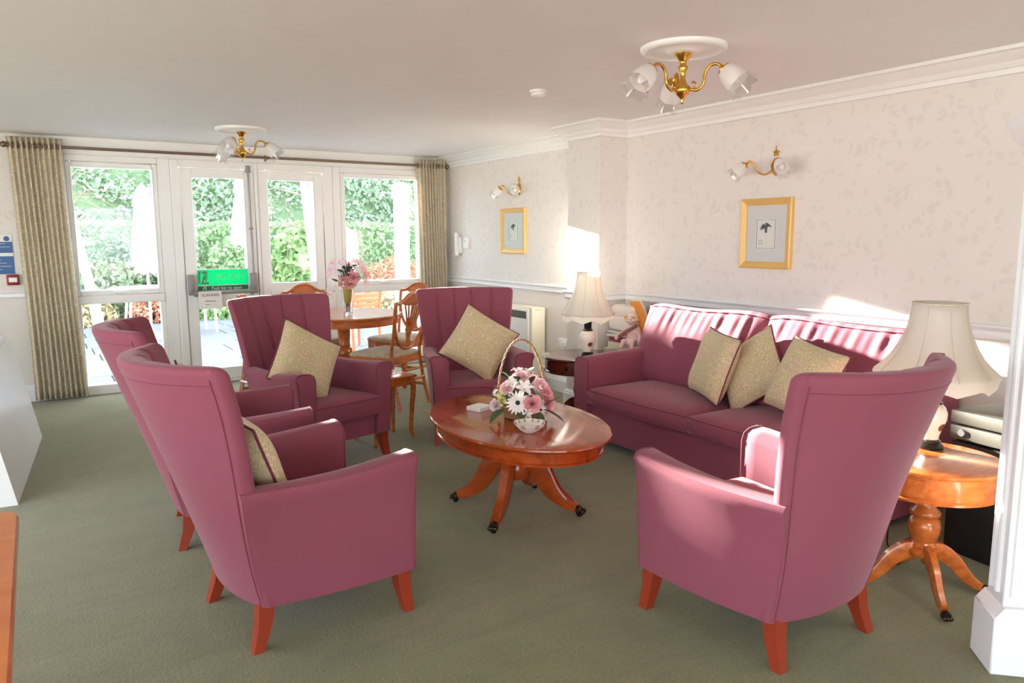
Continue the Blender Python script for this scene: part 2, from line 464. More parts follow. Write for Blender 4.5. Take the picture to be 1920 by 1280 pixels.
struct('trim_4', moulding(B(), dado, backline), 'white_gloss', 'white dado rail left of the long curtain', smooth=25)
struct('baseboard_back', moulding(B(), skirt, backline), 'white_gloss', 'white skirting left of the long curtain', smooth=25)
backline2 = lambda off: [(3.83, YB - off), (XW, YB - off)]
struct('trim_5', moulding(B(), dado, backline2), 'white_gloss', 'short dado rail behind the right curtain', smooth=25)

# ---- glazing
FY0, FY1, GY = 7.885, 7.995, 7.945
def rails(name, parent, boxes, y0=FY0, y1=FY1, r=.006):
    out = []
    for (x0, x1, z0, z1) in boxes:
        out.append(obj(name, B().rbox(x0, x1, y0, y1, z0, z1, r, 1), 'white_paint', parent))
    return out
def pane(parent, x0, x1, z0, z1, y=GY):
    return obj('pane', B().box(x0, x1, y, y + .006, z0, z1), 'window_glass', parent, smooth=0)
def frame4(name, parent, x0, x1, z0, z1, wd, y0, y1, r=.008):
    b = B()
    b.rbox(x0, x0 + wd, y0, y1, z0, z1, r, 1).rbox(x1 - wd, x1, y0, y1, z0, z1, r, 1)
    b.rbox(x0 + wd - .002, x1 - wd + .002, y0, y1, z0, z0 + wd, r, 1).rbox(x0 + wd - .002, x1 - wd + .002, y0, y1, z1 - wd, z1, r, 1)
    return obj(name, b, 'white_paint', parent)
def window(name, label, x0, x1, px0, px1):
    t_ = tag(bpy.data.objects.new(name, None), label, kind='structure'); COL.objects.link(t_)
    rails('jamb', t_, [(x0, px0 - .045, 0, 2.2), (px1 + .045, x1, 0, 2.2)])
    rails('head', t_, [(px0 - .045, px1 + .045, 2.14, 2.2)])
    rails('transom', t_, [(px0 - .045, px1 + .045, .85, .925)], FY0 - .008)
    rails('sill', t_, [(px0 - .045, px1 + .045, 0, .09)], FY0 - .012)
    sash = frame4('sash', t_, px0 - .045, px1 + .045, .925, 2.14, .05, FY0 + .012, FY1 - .01)
    obj('bead', B().loop([(px0 - .0, FY0 + .008, .985), (px1, FY0 + .008, .985), (px1, FY0 + .008, 2.095), (px0, FY0 + .008, 2.095)], .006, 4), 'white_paint', sash, 0)
    h = obj('stay', B().rbox((px0 + px1) / 2 - .05, (px0 + px1) / 2 + .07, FY0 - .012, FY0 + .014, .945, .957, .004).ball(((px0 + px1) / 2 - .05, FY0 - .01, .951), .012), 'plastic_white', sash)
    pane(t_, px0 - .005, px1 + .005, .97, 2.1); pane(t_, px0 - .045, px1 + .045, .085, .855)
    rails('stile', t_, [(px0 - .045, px0 - .0, .09, .85), (px1 + .0, px1 + .045, .09, .85)], FY0 + .012)
    return t_
window('window_1', 'white casement window beside the long left curtain', .22, 1.15, .33, .995)
window('window_2', 'white casement window beside the right curtain', 2.74, 3.83, 2.87, 3.745)
def door(name, label, x0, x1, px0, px1):
    t_ = tag(bpy.data.objects.new(name, None), label, kind='structure'); COL.objects.link(t_)
    rails('stile', t_, [(x0, px0, .03, 2.125), (px1, x1, .03, 2.125)], FY0 + .004)
    rails('rail', t_, [(px0 - .002, px1 + .002, 2.035, 2.125), (px0 - .002, px1 + .002, .765, .985), (px0 - .002, px1 + .002, .03, .15)], FY0 + .005)
    pane(t_, px0, px1, .98, 2.04); pane(t_, px0, px1, .145, .77)
    obj('bead', B().loop([(px0, FY0 + .004, .985), (px1, FY0 + .004, .985), (px1, FY0 + .004, 2.035), (px0, FY0 + .004, 2.035)], .007, 4), 'white_paint', t_, 0)
    return t_
door('door_1', 'white glazed fire exit door with push bar', 1.235, 1.925, 1.335, 1.825)
door('door_2', 'white glazed garden door beside the fire exit', 1.965, 2.63, 2.055, 2.535)
b = B()
for x0, x1 in ((1.15, 1.228), (1.93, 1.962), (2.637, 2.74)): b.rbox(x0, x1, FY0 - .012, FY1, 0, 2.2, .008, 1)
b.rbox(1.228, 1.93, FY0 - .01, FY1, 2.13, 2.2, .006, 1).rbox(1.962, 2.637, FY0 - .01, FY1, 2.13, 2.2, .006, 1).rbox(1.2, 2.65, FY0, FY1, 0, .028, .005, 1)
struct('trim_6', b, 'white_paint', 'white door frame posts and head between the windows')

# ---- pillar with flutes at the right edge
pil = tag(bpy.data.objects.new('trim_7', None), 'white fluted pillar with plinth and capital at the right edge', kind='structure'); COL.objects.link(pil)
pil.location = (2.592, 1.108, 0); pil.rotation_euler = (0, 0, radians(-44))
# local: front face along +x (y = 0), left face along +y (x = 0)
obj('plinth', B().rbox(0, .5, -.0, .17, 0, .2, .004, 1).prism([(0.004, .2), (.5, .2), (.5, .235), (.03, .235), (.02, .222)], .004, .165), 'white_gloss', pil)
obj('shaft', B().rbox(.03, .48, .025, .145, .2, 1.72, .003, 1), 'white_gloss', pil)
for i in range(9):
    x = .06 + i * .045
    fl = obj('flute', B().tube([(x, .024, .27), (x, .024, 1.66)], .013, 8, flat=.8), 'white_gloss', pil)
for i in range(2):
    y = .062 + i * .046
    obj('flute', B().tube([(.029, y, .27), (.029, y, 1.66)], .013, 8, flat=.8), 'white_gloss', pil)
prof = [(.03, 1.70), (.02, 1.715), (.03, 1.73), (.012, 1.745), (.0, 1.76), (-.012, 1.79), (-.02, 1.80), (-.02, 1.825)]
rings = [[(o, o - .005, z), (.5, o - .005, z), (.5, .175 - o, z), (o, .175 - o, z)] for o, z in prof]
obj('capital', B().loft(rings), 'white_gloss', pil)
arc = []
for i in range(9):
    a = pi - i * (pi / 2) / 8
    arc.append((.55 + .52 * cos(a), 1.82 + .52 * sin(a)))
outer = [(.9, 2.34), (.03, 2.34)]
poly = arc + [(.9, 2.34)]
b = B()
ring_o = [(.55 + .52 * cos(pi - i * pi / 2 / 10), 1.82 + .52 * sin(pi - i * pi / 2 / 10)) for i in range(11)]
ring_i = [(.55 + .42 * cos(pi - i * pi / 2 / 10), 1.82 + .42 * sin(pi - i * pi / 2 / 10)) for i in range(11)]
b.loft([[(x, .03, z), (xi, .03, zi), (xi, .14, zi), (x, .14, z)] for (x, z), (xi, zi) in zip(ring_o, ring_i)])
obj('arch', b, 'white_gloss', pil)

# ================================================================== ARMCHAIRS
def make_armchair():
    t = thing('wing_armchair', '', 'armchair')
    ZB, ZT = 0.165, 1.055
    # backrest: horizontal loops lofted upward; fan-shaped, concave in plan
    def prof(z):
        v = min(1, max(0, (z - ZB) / (ZT - ZB)))
        return lerp(.262, .372, v ** 1.1), -.305 - .30 * v ** 1.05, lerp(.05, .175, smoothstep(0, 1.0, v))
    def back_ring(z, inset=0.0):
        v = (z - ZB) / (ZT - ZB); v = min(1, v)
        hw, yc, bow = prof(z); hw -= inset
        th = lerp(.11, .105, v) - inset * 1.2; te = .058 - inset * .9
        P = []
        N = 60
        for i in range(N + 1):                       # rear face, left to right
            u = -1 + 2 * i / N
            P.append((u * hw, yc + inset * .6 + bow * abs(u) ** 2.2, z))
        e = Vector((hw, yc + bow, 0))
        for k in range(1, 5):                        # rounded right edge
            a = -pi / 2 + pi * k / 5
            P.append((hw + .018 * cos(a), yc + bow + te / 2 + te / 2 * sin(a), z))
        for i in range(N + 1):                       # front face with stitched channels
            u = 1 - 2 * i / N
            g = 0.0
            if z > .42:
                for s_ in (-.6, -.2, .2, .6): g += .017 * math.exp(-((u - s_) / .04) ** 2)
            P.append((u * hw, yc + bow * abs(u) ** 2.2 + lerp(th, te, abs(u) ** 3) - g, z))
        for k in range(1, 5):
            a = pi / 2 + pi * k / 5
            P.append((-hw + .018 * cos(a), yc + bow + te / 2 + te / 2 * sin(a), z))
        return P
    rings = [back_ring(ZB + (ZT - .03 - ZB) * i / 16) for i in range(17)]
    for k in range(1, 5):
        a = pi / 2 * k / 4
        rings.append(back_ring(ZT - .03 + .03 * sin(a), .03 * (1 - cos(a))))
    bk = obj('backrest', B().loft(rings), 'upholstery', t, 50)
    for sgn in (-1, 1):                              # seam where the outside back meets the wing edge
        P = []
        for i in range(13):
            z = ZB + .01 + (ZT - .05 - ZB) * i / 12; v = (z - ZB) / (ZT - ZB)
            hw, yc, bow = prof(z)
            u = .985
            P.append((sgn * u * hw, yc + bow * u ** 2.2 - .001, z))
        obj('piping', B().tube(P, .0022, 6), 'upholstery_piping', bk)
    hw, yc, bow = prof(ZT - .06)
    obj('piping', B().tube([(u * hw, yc + bow * abs(u) ** 2.2 - .0005, ZT - .06) for u in [-.98 + 1.96 * i / 20 for i in range(21)]], .0018, 5), 'upholstery_piping', bk)
    # arms
    for sgn in (-1, 1):
        rings = []
        NS = 10
        for i in range(NS + 1):
            s = i / NS
            xo = 0; zt = lerp(.62, .64, s) - .012 * sin(pi * s)
            th = lerp(.09, .118, s)
            sec = [(xo, ZB), (xo + .006, .30), (xo + .004, .45), (xo + .010, zt - .06), (xo + .020, zt - .028), (xo + .012, zt - .008), (xo - .02, zt),
                   (xo - th * .62, zt - .003), (xo - th * .9, zt - .02), (xo - th, zt - .05), (xo - th + .006, .45), (xo - th + .008, .30), (xo - th, ZB)]
            ring = []
            for x, z in sec:
                hw, yc, bow = prof(z)
                xr = hw + .008; xf = .34 + .012 * smoothstep(.3, .62, z)
                yr = yc + bow * .96 + .004
                yf = .318 + .01 * (z - ZB)
                ring.append((sgn * (x + lerp(xr, xf, s ** .9) + .018 * sin(pi * s)), lerp(yr, yf, s), z))
            rings.append(ring)
        # rounded front
        last = rings[-1]; c = Vector((sgn * .31, 0, .4))
        rings.append([(lerp(p[0], sgn * (abs(last[0][0]) - .045), .10), p[1] + .012, lerp(p[2], .4, .03)) for p in last])
        ar = obj('arm', B().loft(rings), 'upholstery', t, 55)
        edge = [(p[0], p[1] + .004, p[2]) for p in last]
        obj('piping', B().tube(edge, .0032, 6), 'upholstery_piping', ar)
    # seat
    def seat_ring(y, ins=0.0):
        hw = lerp(.20, .268, (y + .30) / .62) - ins
        return hw
    rings = []
    for z, ins in ((.165, .0), (.30, .0)):
        rings.append([(-seat_ring(-.29), -.235, z), (seat_ring(-.29), -.235, z), (seat_ring(.30) + .01, .305, z), (-seat_ring(.30) - .01, .305, z)])
    obj('seat_base', B().loft(rings), 'upholstery', t)
    b = B(); rings = []
    for z, ins in ((.295, .02), (.30, .008), (.315, .0), (.40, .0), (.418, .006), (.43, .022), (.438, .06)):
        hw0 = .205 - ins; hw1 = .258 - ins; yf = .34 - ins; yb = -.28 + ins
        R = []
        for k in range(7):
            R.append((lerp(-hw1, hw1, k / 6), yf + .008 * (1 - (k / 3 - 1) ** 2), z))
        for k in range(5): R.append((lerp(hw1, hw0, k / 4), lerp(yf, yb, k / 4), z))
        R.append((0, yb, z))
        for k in range(5): R.append((-lerp(hw0, hw1, k / 4), lerp(yb, yf, k / 4), z))
        rings.append(R)
    cu = obj('seat_cushion', B().loft(rings), 'upholstery', t, 60)
    obj('piping', B().tube([(-.255, .336, .413), (-.15, .345, .413), (0, .348, .413), (.15, .345, .413), (.255, .336, .413)], .003, 6), 'upholstery_piping', cu)
    # legs
    for sx in (-1, 1):
        for fy in (1, -1):
            if fy > 0: top, bot = (sx * .305, .275), (sx * .325, .295)
            else: top, bot = (sx * .225, -.235), (sx * .245, -.278)
            h0, h1 = .03, .019
            R = lambda c, h, z: [(c[0] - h, c[1] - h, z), (c[0] + h, c[1] - h, z), (c[0] + h, c[1] + h, z), (c[0] - h, c[1] + h, z)]
            mid = ((top[0] * .6 + bot[0] * .4), (top[1] * .7 + bot[1] * .3))
            obj('leg', B().loft([R(bot, h1, 0), R(mid, .025, .09), R(top, h0, .175)]), 'leg_wood', t, 30)
    return t
chair = make_armchair()
G = 'plum wing armchairs around the coffee table'
def fwd_rot(fx, fy): return atan2(-fx, fy)
CH = [((.806, 2.859), fwd_rot(.993, .123), 'nearest left plum wing armchair, seen from behind with a cushion against its back'),
      ((.791, 3.879), fwd_rot(.99, -.13), 'left plum wing armchair half hidden behind the nearest left armchair'),
      ((1.515, 4.80), fwd_rot(.29, -.957), 'plum wing armchair in front of the fire exit door, beside the small wooden table'),
      ((2.70, 4.78), fwd_rot(-.33, -.944), 'plum wing armchair between dining chairs and wall heater, behind the coffee table'),
      ((2.264, 1.779), fwd_rot(.006, 1), 'plum wing armchair in right foreground turned away beside the drum table')]
for i, (p, r, l) in enumerate(CH):
    c = chair if i == 0 else copy_tree(chair)
    c.location = (p[0], p[1], 0); c.rotation_euler = (0, 0, r); tag(c, l, 'armchair', G)

# ================================================================== CUSHIONS
def make_cushion(size=.43, thick=.075, seed=0):
    rnd = random.Random(seed)
    N = 18; V = []; F = []
    ph = [rnd.uniform(0, 6) for _ in range(4)]
    def pt(u, v, side):
        a = 1 - .07 * (1 - u * u) * abs(v) ** 3; c = 1 - .07 * (1 - v * v) * abs(u) ** 3
        x = u * size / 2 * (1 - .06 * (1 - v * v)) ; z = v * size / 2 * (1 - .06 * (1 - u * u))
        h = thick * max(0, (1 - u ** 4)) ** .6 * max(0, (1 - v ** 4)) ** .6
        h += .006 * sin(5 * u + ph[0]) * sin(4 * v + ph[1]) * (1 - u * u) * (1 - v * v)
        return (x, side * h, z)
    b = B()
    for side in (-1, 1):
        grid = [[pt(-1 + 2 * i / N, -1 + 2 * j / N, side) for i in range(N + 1)] for j in range(N + 1)]
        b.loft(grid, (False, False), False)
    edge = [pt(-1 + 2 * i / N, -1, 1) for i in range(N)] + [pt(1, -1 + 2 * i / N, 1) for i in range(N)] + [pt(1 - 2 * i / N, 1, 1) for i in range(N)] + [pt(-1, 1 - 2 * i / N, 1) for i in range(N)]
    return b, edge
def cushion(label, loc, rot, size=.43, thick=.075, seed=0, group='beige patterned scatter cushions'):
    t = thing('scatter_cushion', label, 'cushion', loc, group=group)
    t.rotation_mode = 'QUATERNION'; t.rotation_quaternion = rot
    b, e = make_cushion(size, thick, seed)
    c = obj('cover', b, 'cushion_cloth', t, 180)
    obj('piping', B().loop(e, .005, 6), 'skin_mauve', t, 180)
    return t
def aim(normal, roll):
    """cushion whose face looks along `normal`, spun by roll about it"""
    n = Vector(normal).normalized()
    up = Vector((0, 0, 1)); x = up.cross(n).normalized() * -1
    z = x.cross(n).normalized()
    Mx = Matrix((x, n, z)).transposed()
    return Mx.to_quaternion() @ Matrix.Rotation(radians(roll), 3, 'Y').to_quaternion()
cushion('beige patterned cushion set diagonally in the armchair before the fire exit', (1.43, 4.75, .66), aim((.29, -.90, .38), 57), .44, .075, 1)
cushion('beige patterned cushion set diagonally in the armchair beside the wall heater', (2.69, 4.69, .685), aim((-.33, -.9, .38), 56), .44, .075, 2)
cushion('beige patterned cushion seen edge-on in the nearest left armchair', (.63, 2.80, .63), aim((.93, .10, .36), 4), .40, .065, 3)
cushion('beige patterned cushion barely showing over the half hidden left armchair', (.615, 3.88, .645), aim((.93, -.1, .36), 3), .40, .065, 4)

# ================================================================== SOFA   (local +y = front, world -x)
def make_sofa():
    t = thing('sofa', 'plum two-seat sofa with gathered back cushions against the papered wall', 'sofa', (3.645, 3.10, 0), pi / 2)
    L = 1.10; YF, YBk = .445, -.42
    obj('base', B().rbox(-L + .02, L - .02, YBk, YF - .03, .05, .30, .02, 2), 'upholstery', t)
    obj('back_frame', B().rbox(-L + .01, L - .01, YBk, -.22, .05, .84, .05, 3), 'upholstery', t)
    for s in (-1, 1):
        rings = []
        for i in range(9):
            u = i / 8; y = lerp(YBk + .02, YF, u)
            zt = lerp(.655, .612, u); xo = L; xi = L - lerp(.17, .15, u)
            sec = [(xo, .05), (xo, .4), (xo + .004, zt - .06), (xo - .012, zt - .018), (xo - .045, zt), (xi + .045, zt + .002), (xi + .012, zt - .015), (xi, zt - .055), (xi, .4), (xi, .05)]
            rings.append([(s * x, y, z) for x, z in sec])
        last = rings[-1]
        rings.append([(lerp(p[0], s * (L - .075), .12), p[1] + .014, lerp(p[2], .35, .04)) for p in last])
        a = obj('arm', B().loft(rings), 'upholstery', t, 55)
        obj('piping', B().tube([(p[0], p[1] + .005, p[2]) for p in last], .005, 6), 'upholstery_piping', a)
    for s in (-1, 1):                                # seat cushions
        x0, x1 = (-L + .15, -.003) if s < 0 else (.003, L - .15)
        rings = []
        for z, ins in ((.285, .03), (.29, .012), (.305, .0), (.345, -.006), (.385, .0), (.40, .012), (.412, .04), (.422, .10), (.428, .2)):
            R = []
            for k in range(9): R.append((lerp(x0 + ins, x1 - ins, k / 8), YF + .01 - ins + .012 * (1 - (k / 4 - 1) ** 2), z))
            for k in range(1, 7): R.append((x1 - ins, lerp(YF + .01 - ins, -.25 + ins * .5, k / 6), z))
            for k in range(1, 9): R.append((lerp(x1 - ins, x0 + ins, k / 8), -.25 + ins * .5, z))
            for k in range(1, 6): R.append((x0 + ins, lerp(-.25 + ins * .5, YF + .01 - ins, k / 6), z))
            rings.append(R)
        c = obj('seat_cushion', B().loft(rings), 'upholstery', t, 70)
        for zz in (.392, .298):
            obj('piping', B().tube([(lerp(x0 + .006, x1 - .006, k / 8), YF + .008 + .012 * (1 - (k / 4 - 1) ** 2), zz) for k in range(9)], .0045, 6), 'upholstery_piping', c)
    for s in (-1, 1):                                # gathered back cushions
        rnd = random.Random(20 + s)
        xa, xb = (-L - .0, .012) if s < 0 else (-.012, L + .0)
        NU, NV = 96, 22
        ph = [rnd.uniform(0, 6) for _ in range(6)]
        def P(u, v, front):
            x = lerp(xa, xb, u)
            e = (1 - abs(2 * u - 1) ** 8)
            z = lerp(.40, .965, v) - .028 * (abs(2 * u - 1) ** 5) * v + .012 * sin(6 * u + ph[4]) * v ** 4
            bulge = .10 * (sin(pi * min(1, max(0, v)) ** .8) ** .55) * max(e, 0) ** .5
            ym = lerp(-.10, -.27, v)
            g = smoothstep(.45, .95, v)
            wr = .011 * g * g * (sin(2 * pi * 8.5 * u + ph[0] + 1.2 * sin(9 * u + ph[1])) * .7 + .5 * sin(2 * pi * 15 * u + ph[2] + v * 3)) * max(e, 0)
            wr += .010 * (1 - g) * sin(2 * pi * 3 * u + ph[3] + 2 * v)
            env = sin(pi * v) ** .5 if 0 < v < 1 else 0
            if front: return (x, ym + bulge + wr * env, z)
            return (x, ym - .07 * env * max(e, 0) ** .5, z)
        b = B()
        b.loft([[P(i / NU, j / NV, True) for i in range(NU + 1)] for j in range(NV + 1)], (False, False), False)
        b.loft([[P(i / NU, j / NV, False) for i in range(NU + 1)] for j in range(NV + 1)], (False, False), False)
        c = obj('back_cushion', b, 'upholstery', t, 180)
        obj('piping', B().tube([tuple(Vector(P(i / 40, .965, True)) + Vector((0, .004, .002))) for i in range(41)], .005, 6), 'upholstery_piping', c)
    for x in (-1.0, 1.0):
        for y in (-.36, .38):
            obj('foot', B().lathe([(.02, 0), (.024, .05)], 10, Matrix.Translation((x, y, 0))), 'leg_wood', t)
make_sofa()
cushion('beige patterned cushion leaning upright at the left of the three sofa cushions', (3.58, 3.26, .645), aim((-.86, .32, .30), -4), .43, .075, 5)
cushion('beige patterned cushion tipped onto its corner in the middle of the sofa', (3.66, 3.03, .64), aim((-.88, .05, .36), 38), .43, .07, 6)
cushion('beige patterned cushion on the sofa directly behind the right foreground armchair', (3.55, 2.57, .66), aim((-.86, .12, .36), -9), .43, .075, 7)

# ================================================================== TABLES
def sabre(b, path, width, ang, c=(0, 0)):
    """path = [(r, z_mid, thickness)]"""
    rings = []
    n = len(path)
    pts = catmull([(p[0], p[1], p[2]) for p in path], 5)
    for i, p in enumerate(pts):
        a = pts[max(0, i - 1)]; q = pts[min(len(pts) - 1, i + 1)]
        d = Vector((q.x - a.x, q.y - a.y)).normalized(); nrm = Vector((-d.y, d.x)); h = p.z / 2; w2 = width / 2 * lerp(1, .7, i / (len(pts) - 1))
        ring = []
        for sx, sn in ((-1, -.8), (-.8, -1), (.8, -1), (1, -.8), (1, .8), (.8, 1), (-.8, 1), (-1, .8)):
            r = p.x + nrm.x * h * sn; z = p.y + nrm.y * h * sn; s_ = sx * w2
            ring.append((c[0] + r * cos(ang) - s_ * sin(ang), c[1] + r * sin(ang) + s_ * cos(ang), z))
        rings.append(ring)
    return b.loft(rings)
def claw(b, r, ang, z=.02, s=1.0):
    Mx = Matrix.Rotation(ang, 4, 'Z')
    b.lathe([(.012 * s, 0), (.019 * s, .006), (.021 * s, .02), (.014 * s, .032)], 10, Mx @ Matrix.Translation((r - .012, 0, z)) @ Matrix.Rotation(pi / 2, 4, 'Y'))
    for k in (-1, 0, 1): b.ball((r + .022 * s, k * .011 * s, z - .004), .010 * s, 6, 5, Mx)
    return b

def make_coffee_table():
    t = thing('coffee_table', 'oval polished mahogany pedestal coffee table in the middle of the carpet', 'table', (2.095, 3.27, 0), radians(-4))
    a, c = .42, .65; ZT = .5
    prof = [(.90, ZT - .028), (.965, ZT - .026), (.985, ZT - .02), (1.0, ZT - .012), (.997, ZT - .004), (.985, ZT)]
    obj('top', B().lathe(prof, 96, sx=a, sy=c), 'mahogany', t, 30)
    obj('apron', B().lathe([(.90, ZT - .10), (.915, ZT - .098), (.915, ZT - .09), (.90, ZT - .086), (.90, ZT - .026)], 96, sx=a, sy=c), 'yew_red', t, 25)
    obj('column', B().lathe([(.075, .18), (.08, .19), (.08, .25), (.055, .30), (.05, .34), (.07, .38), (.11, .415), (.11, .425)], 20), 'mahogany', t)
    for k in range(4):
        ang = radians(45 + 90 * k) - radians(2)
        lg = obj('leg', sabre(B(), [(.03, .345, .13), (.09, .31, .125), (.145, .22, .11), (.205, .125, .09), (.285, .065, .06), (.335, .045, .042)], .06, ang), 'mahogany', t, 35)
        obj('claw_castor', claw(B(), .345, ang, .032, 1.25).lathe([(.012, 0), (.015, .005), (.015, .022), (.010, .03)], 8, Matrix.Rotation(ang, 4, 'Z') @ Matrix.Translation((.352, 0, 0))), 'old_brass', lg)
    return t
M['yew_red'] = M['mahogany'].copy(); M['yew_red'].name = 'yew_red'
for nd in M['yew_red'].node_tree.nodes:
    if nd.type == 'VALTORGB':
        nd.color_ramp.elements[0].color = srgb(140, 52, 20); nd.color_ramp.elements[1].color = srgb(190, 84, 34)
make_coffee_table()

def make_drum(name, label, loc, rotz, top, mat, drawer, r=.28, zt=.56, nl=3, leg_off=0):
    t = thing(name, label, 'table', loc, rotz)
    obj('top', B().lathe([(r - .012, zt - .024), (r + .004, zt - .02), (r + .008, zt - .012), (r + .003, zt - .004), (r - .01, zt)], 48), mat, t, 30)
    ap = obj('apron', B().lathe([(r - .03, zt - .125), (r - .008, zt - .122), (r - .006, zt - .112), (r - .014, zt - .105), (r - .014, zt - .024)], 48), mat, t, 25)
    for da in drawer:
        a0 = radians(da); rings = []
        for i in range(9):
            a = a0 + radians(lerp(-40, 40, i / 8)); ri, ro = r - .02, r - .006
            rings.append([(ri * cos(a), ri * sin(a), zt - .1), (ro * cos(a), ro * sin(a), zt - .1), (ro * cos(a), ro * sin(a), zt - .032), (ri * cos(a), ri * sin(a), zt - .032)])
        dr = obj('drawer', B().loft(rings), mat, t, 25)
        obj('knob', B().ball((r * 1.02 * cos(a0), r * 1.02 * sin(a0), zt - .066), .013), 'old_brass', dr)
    obj('pedestal', B().lathe([(.052, .16), (.06, .17), (.06, .185), (.046, .195), (.05, .205), (.04, .22), (.052, .235), (.060, .265), (.062, .29), (.055, .315), (.046, .322), (.058, .335), (.058, .35), (.04, .365), (.036, .40), (.05, .43), (.09, .437)], 24), mat, t, 50)
    for k in range(nl):
        ang = leg_off + 2 * pi * k / nl
        lg = obj('leg', sabre(B(), [(.03, .175, .075), (.07, .175, .07), (.12, .14, .06), (.165, .085, .05), (.21, .045, .038), (.235, .036, .03)], .034, ang), mat, t, 35)
        obj('claw', claw(B(), .245, ang, .022, .95), 'old_brass', lg)
    return t
make_drum('drum_table', 'golden yew drum table with drawer beside the fluted pillar', (2.985, 1.565, 0), 0, None, 'yew', [-190, -10], .265, .575, 4, radians(-130))
make_drum('drum_table', 'dark mahogany drum table at the far end of the sofa', (3.50, 4.52, 0), 0, None, 'dark_mahogany', [-150, 30], .295, .555, 4, radians(20))

# small side table (nest) beside the armchair
t = thing('occasional_table', 'small wooden occasional table with cabriole legs between two armchairs', 'table', (2.05, 4.96, 0), radians(12))
obj('top', B().rbox(-.19, .19, -.15, .15, .455, .475, .008, 2), 'yew', t)
obj('frame', B().rbox(-.165, .165, -.125, .125, .40, .455, .004, 1), 'yew', t)
for sx in (-1, 1):
    for sy in (-1, 1):
        P = catmull([(sx * .155, sy * .115, .455), (sx * .168, sy * .128, .38), (sx * .158, sy * .118, .22), (sx * .152, sy * .112, .07), (sx * .160, sy * .12, .025), (sx * .172, sy * .13, 0.004)], 4)
        n = len(P); rad = [lerp(.022, .011, min(1, i / n * 1.25)) for i in range(n)]; rad[-1] = .015; rad[-2] = .014
        obj('leg', B().tube(P, rad, 8), 'yew', t)

# dining table
DT = (2.36, 6.62)
t = thing('dining_table', 'round yew pedestal dining table in front of the garden windows', 'table', (DT[0], DT[1], 0))
obj('top', B().lathe([(.50, .735), (.535, .737), (.545, .745), (.545, .752), (.535, .76)], 72), 'yew', t, 30)
obj('apron', B().lathe([(.495, .67), (.505, .672), (.505, .68), (.50, .684), (.50, .736)], 72), 'yew', t, 25)
obj('pedestal', B().lathe([(.06, .2), (.075, .21), (.075, .28), (.06, .29), (.066, .30), (.05, .315), (.058, .33), (.075, .38), (.07, .43), (.05, .45), (.055, .46), (.05, .48), (.06, .64), (.09, .67)], 24), 'yew', t, 50)
for k in range(4):
    ang = radians(20 + 90 * k)
    lg = obj('leg', sabre(B(), [(.04, .255, .11), (.11, .24, .10), (.19, .16, .08), (.28, .08, .06), (.36, .045, .04)], .05, ang), 'yew', t, 35)
    obj('castor', claw(B(), .375, ang, .03, 1.1).lathe([(.012, 0), (.016, .005), (.016, .022), (.010, .03)], 8, Matrix.Rotation(ang, 4, 'Z') @ Matrix.Translation((.385, 0, 0))), 'old_brass', lg)

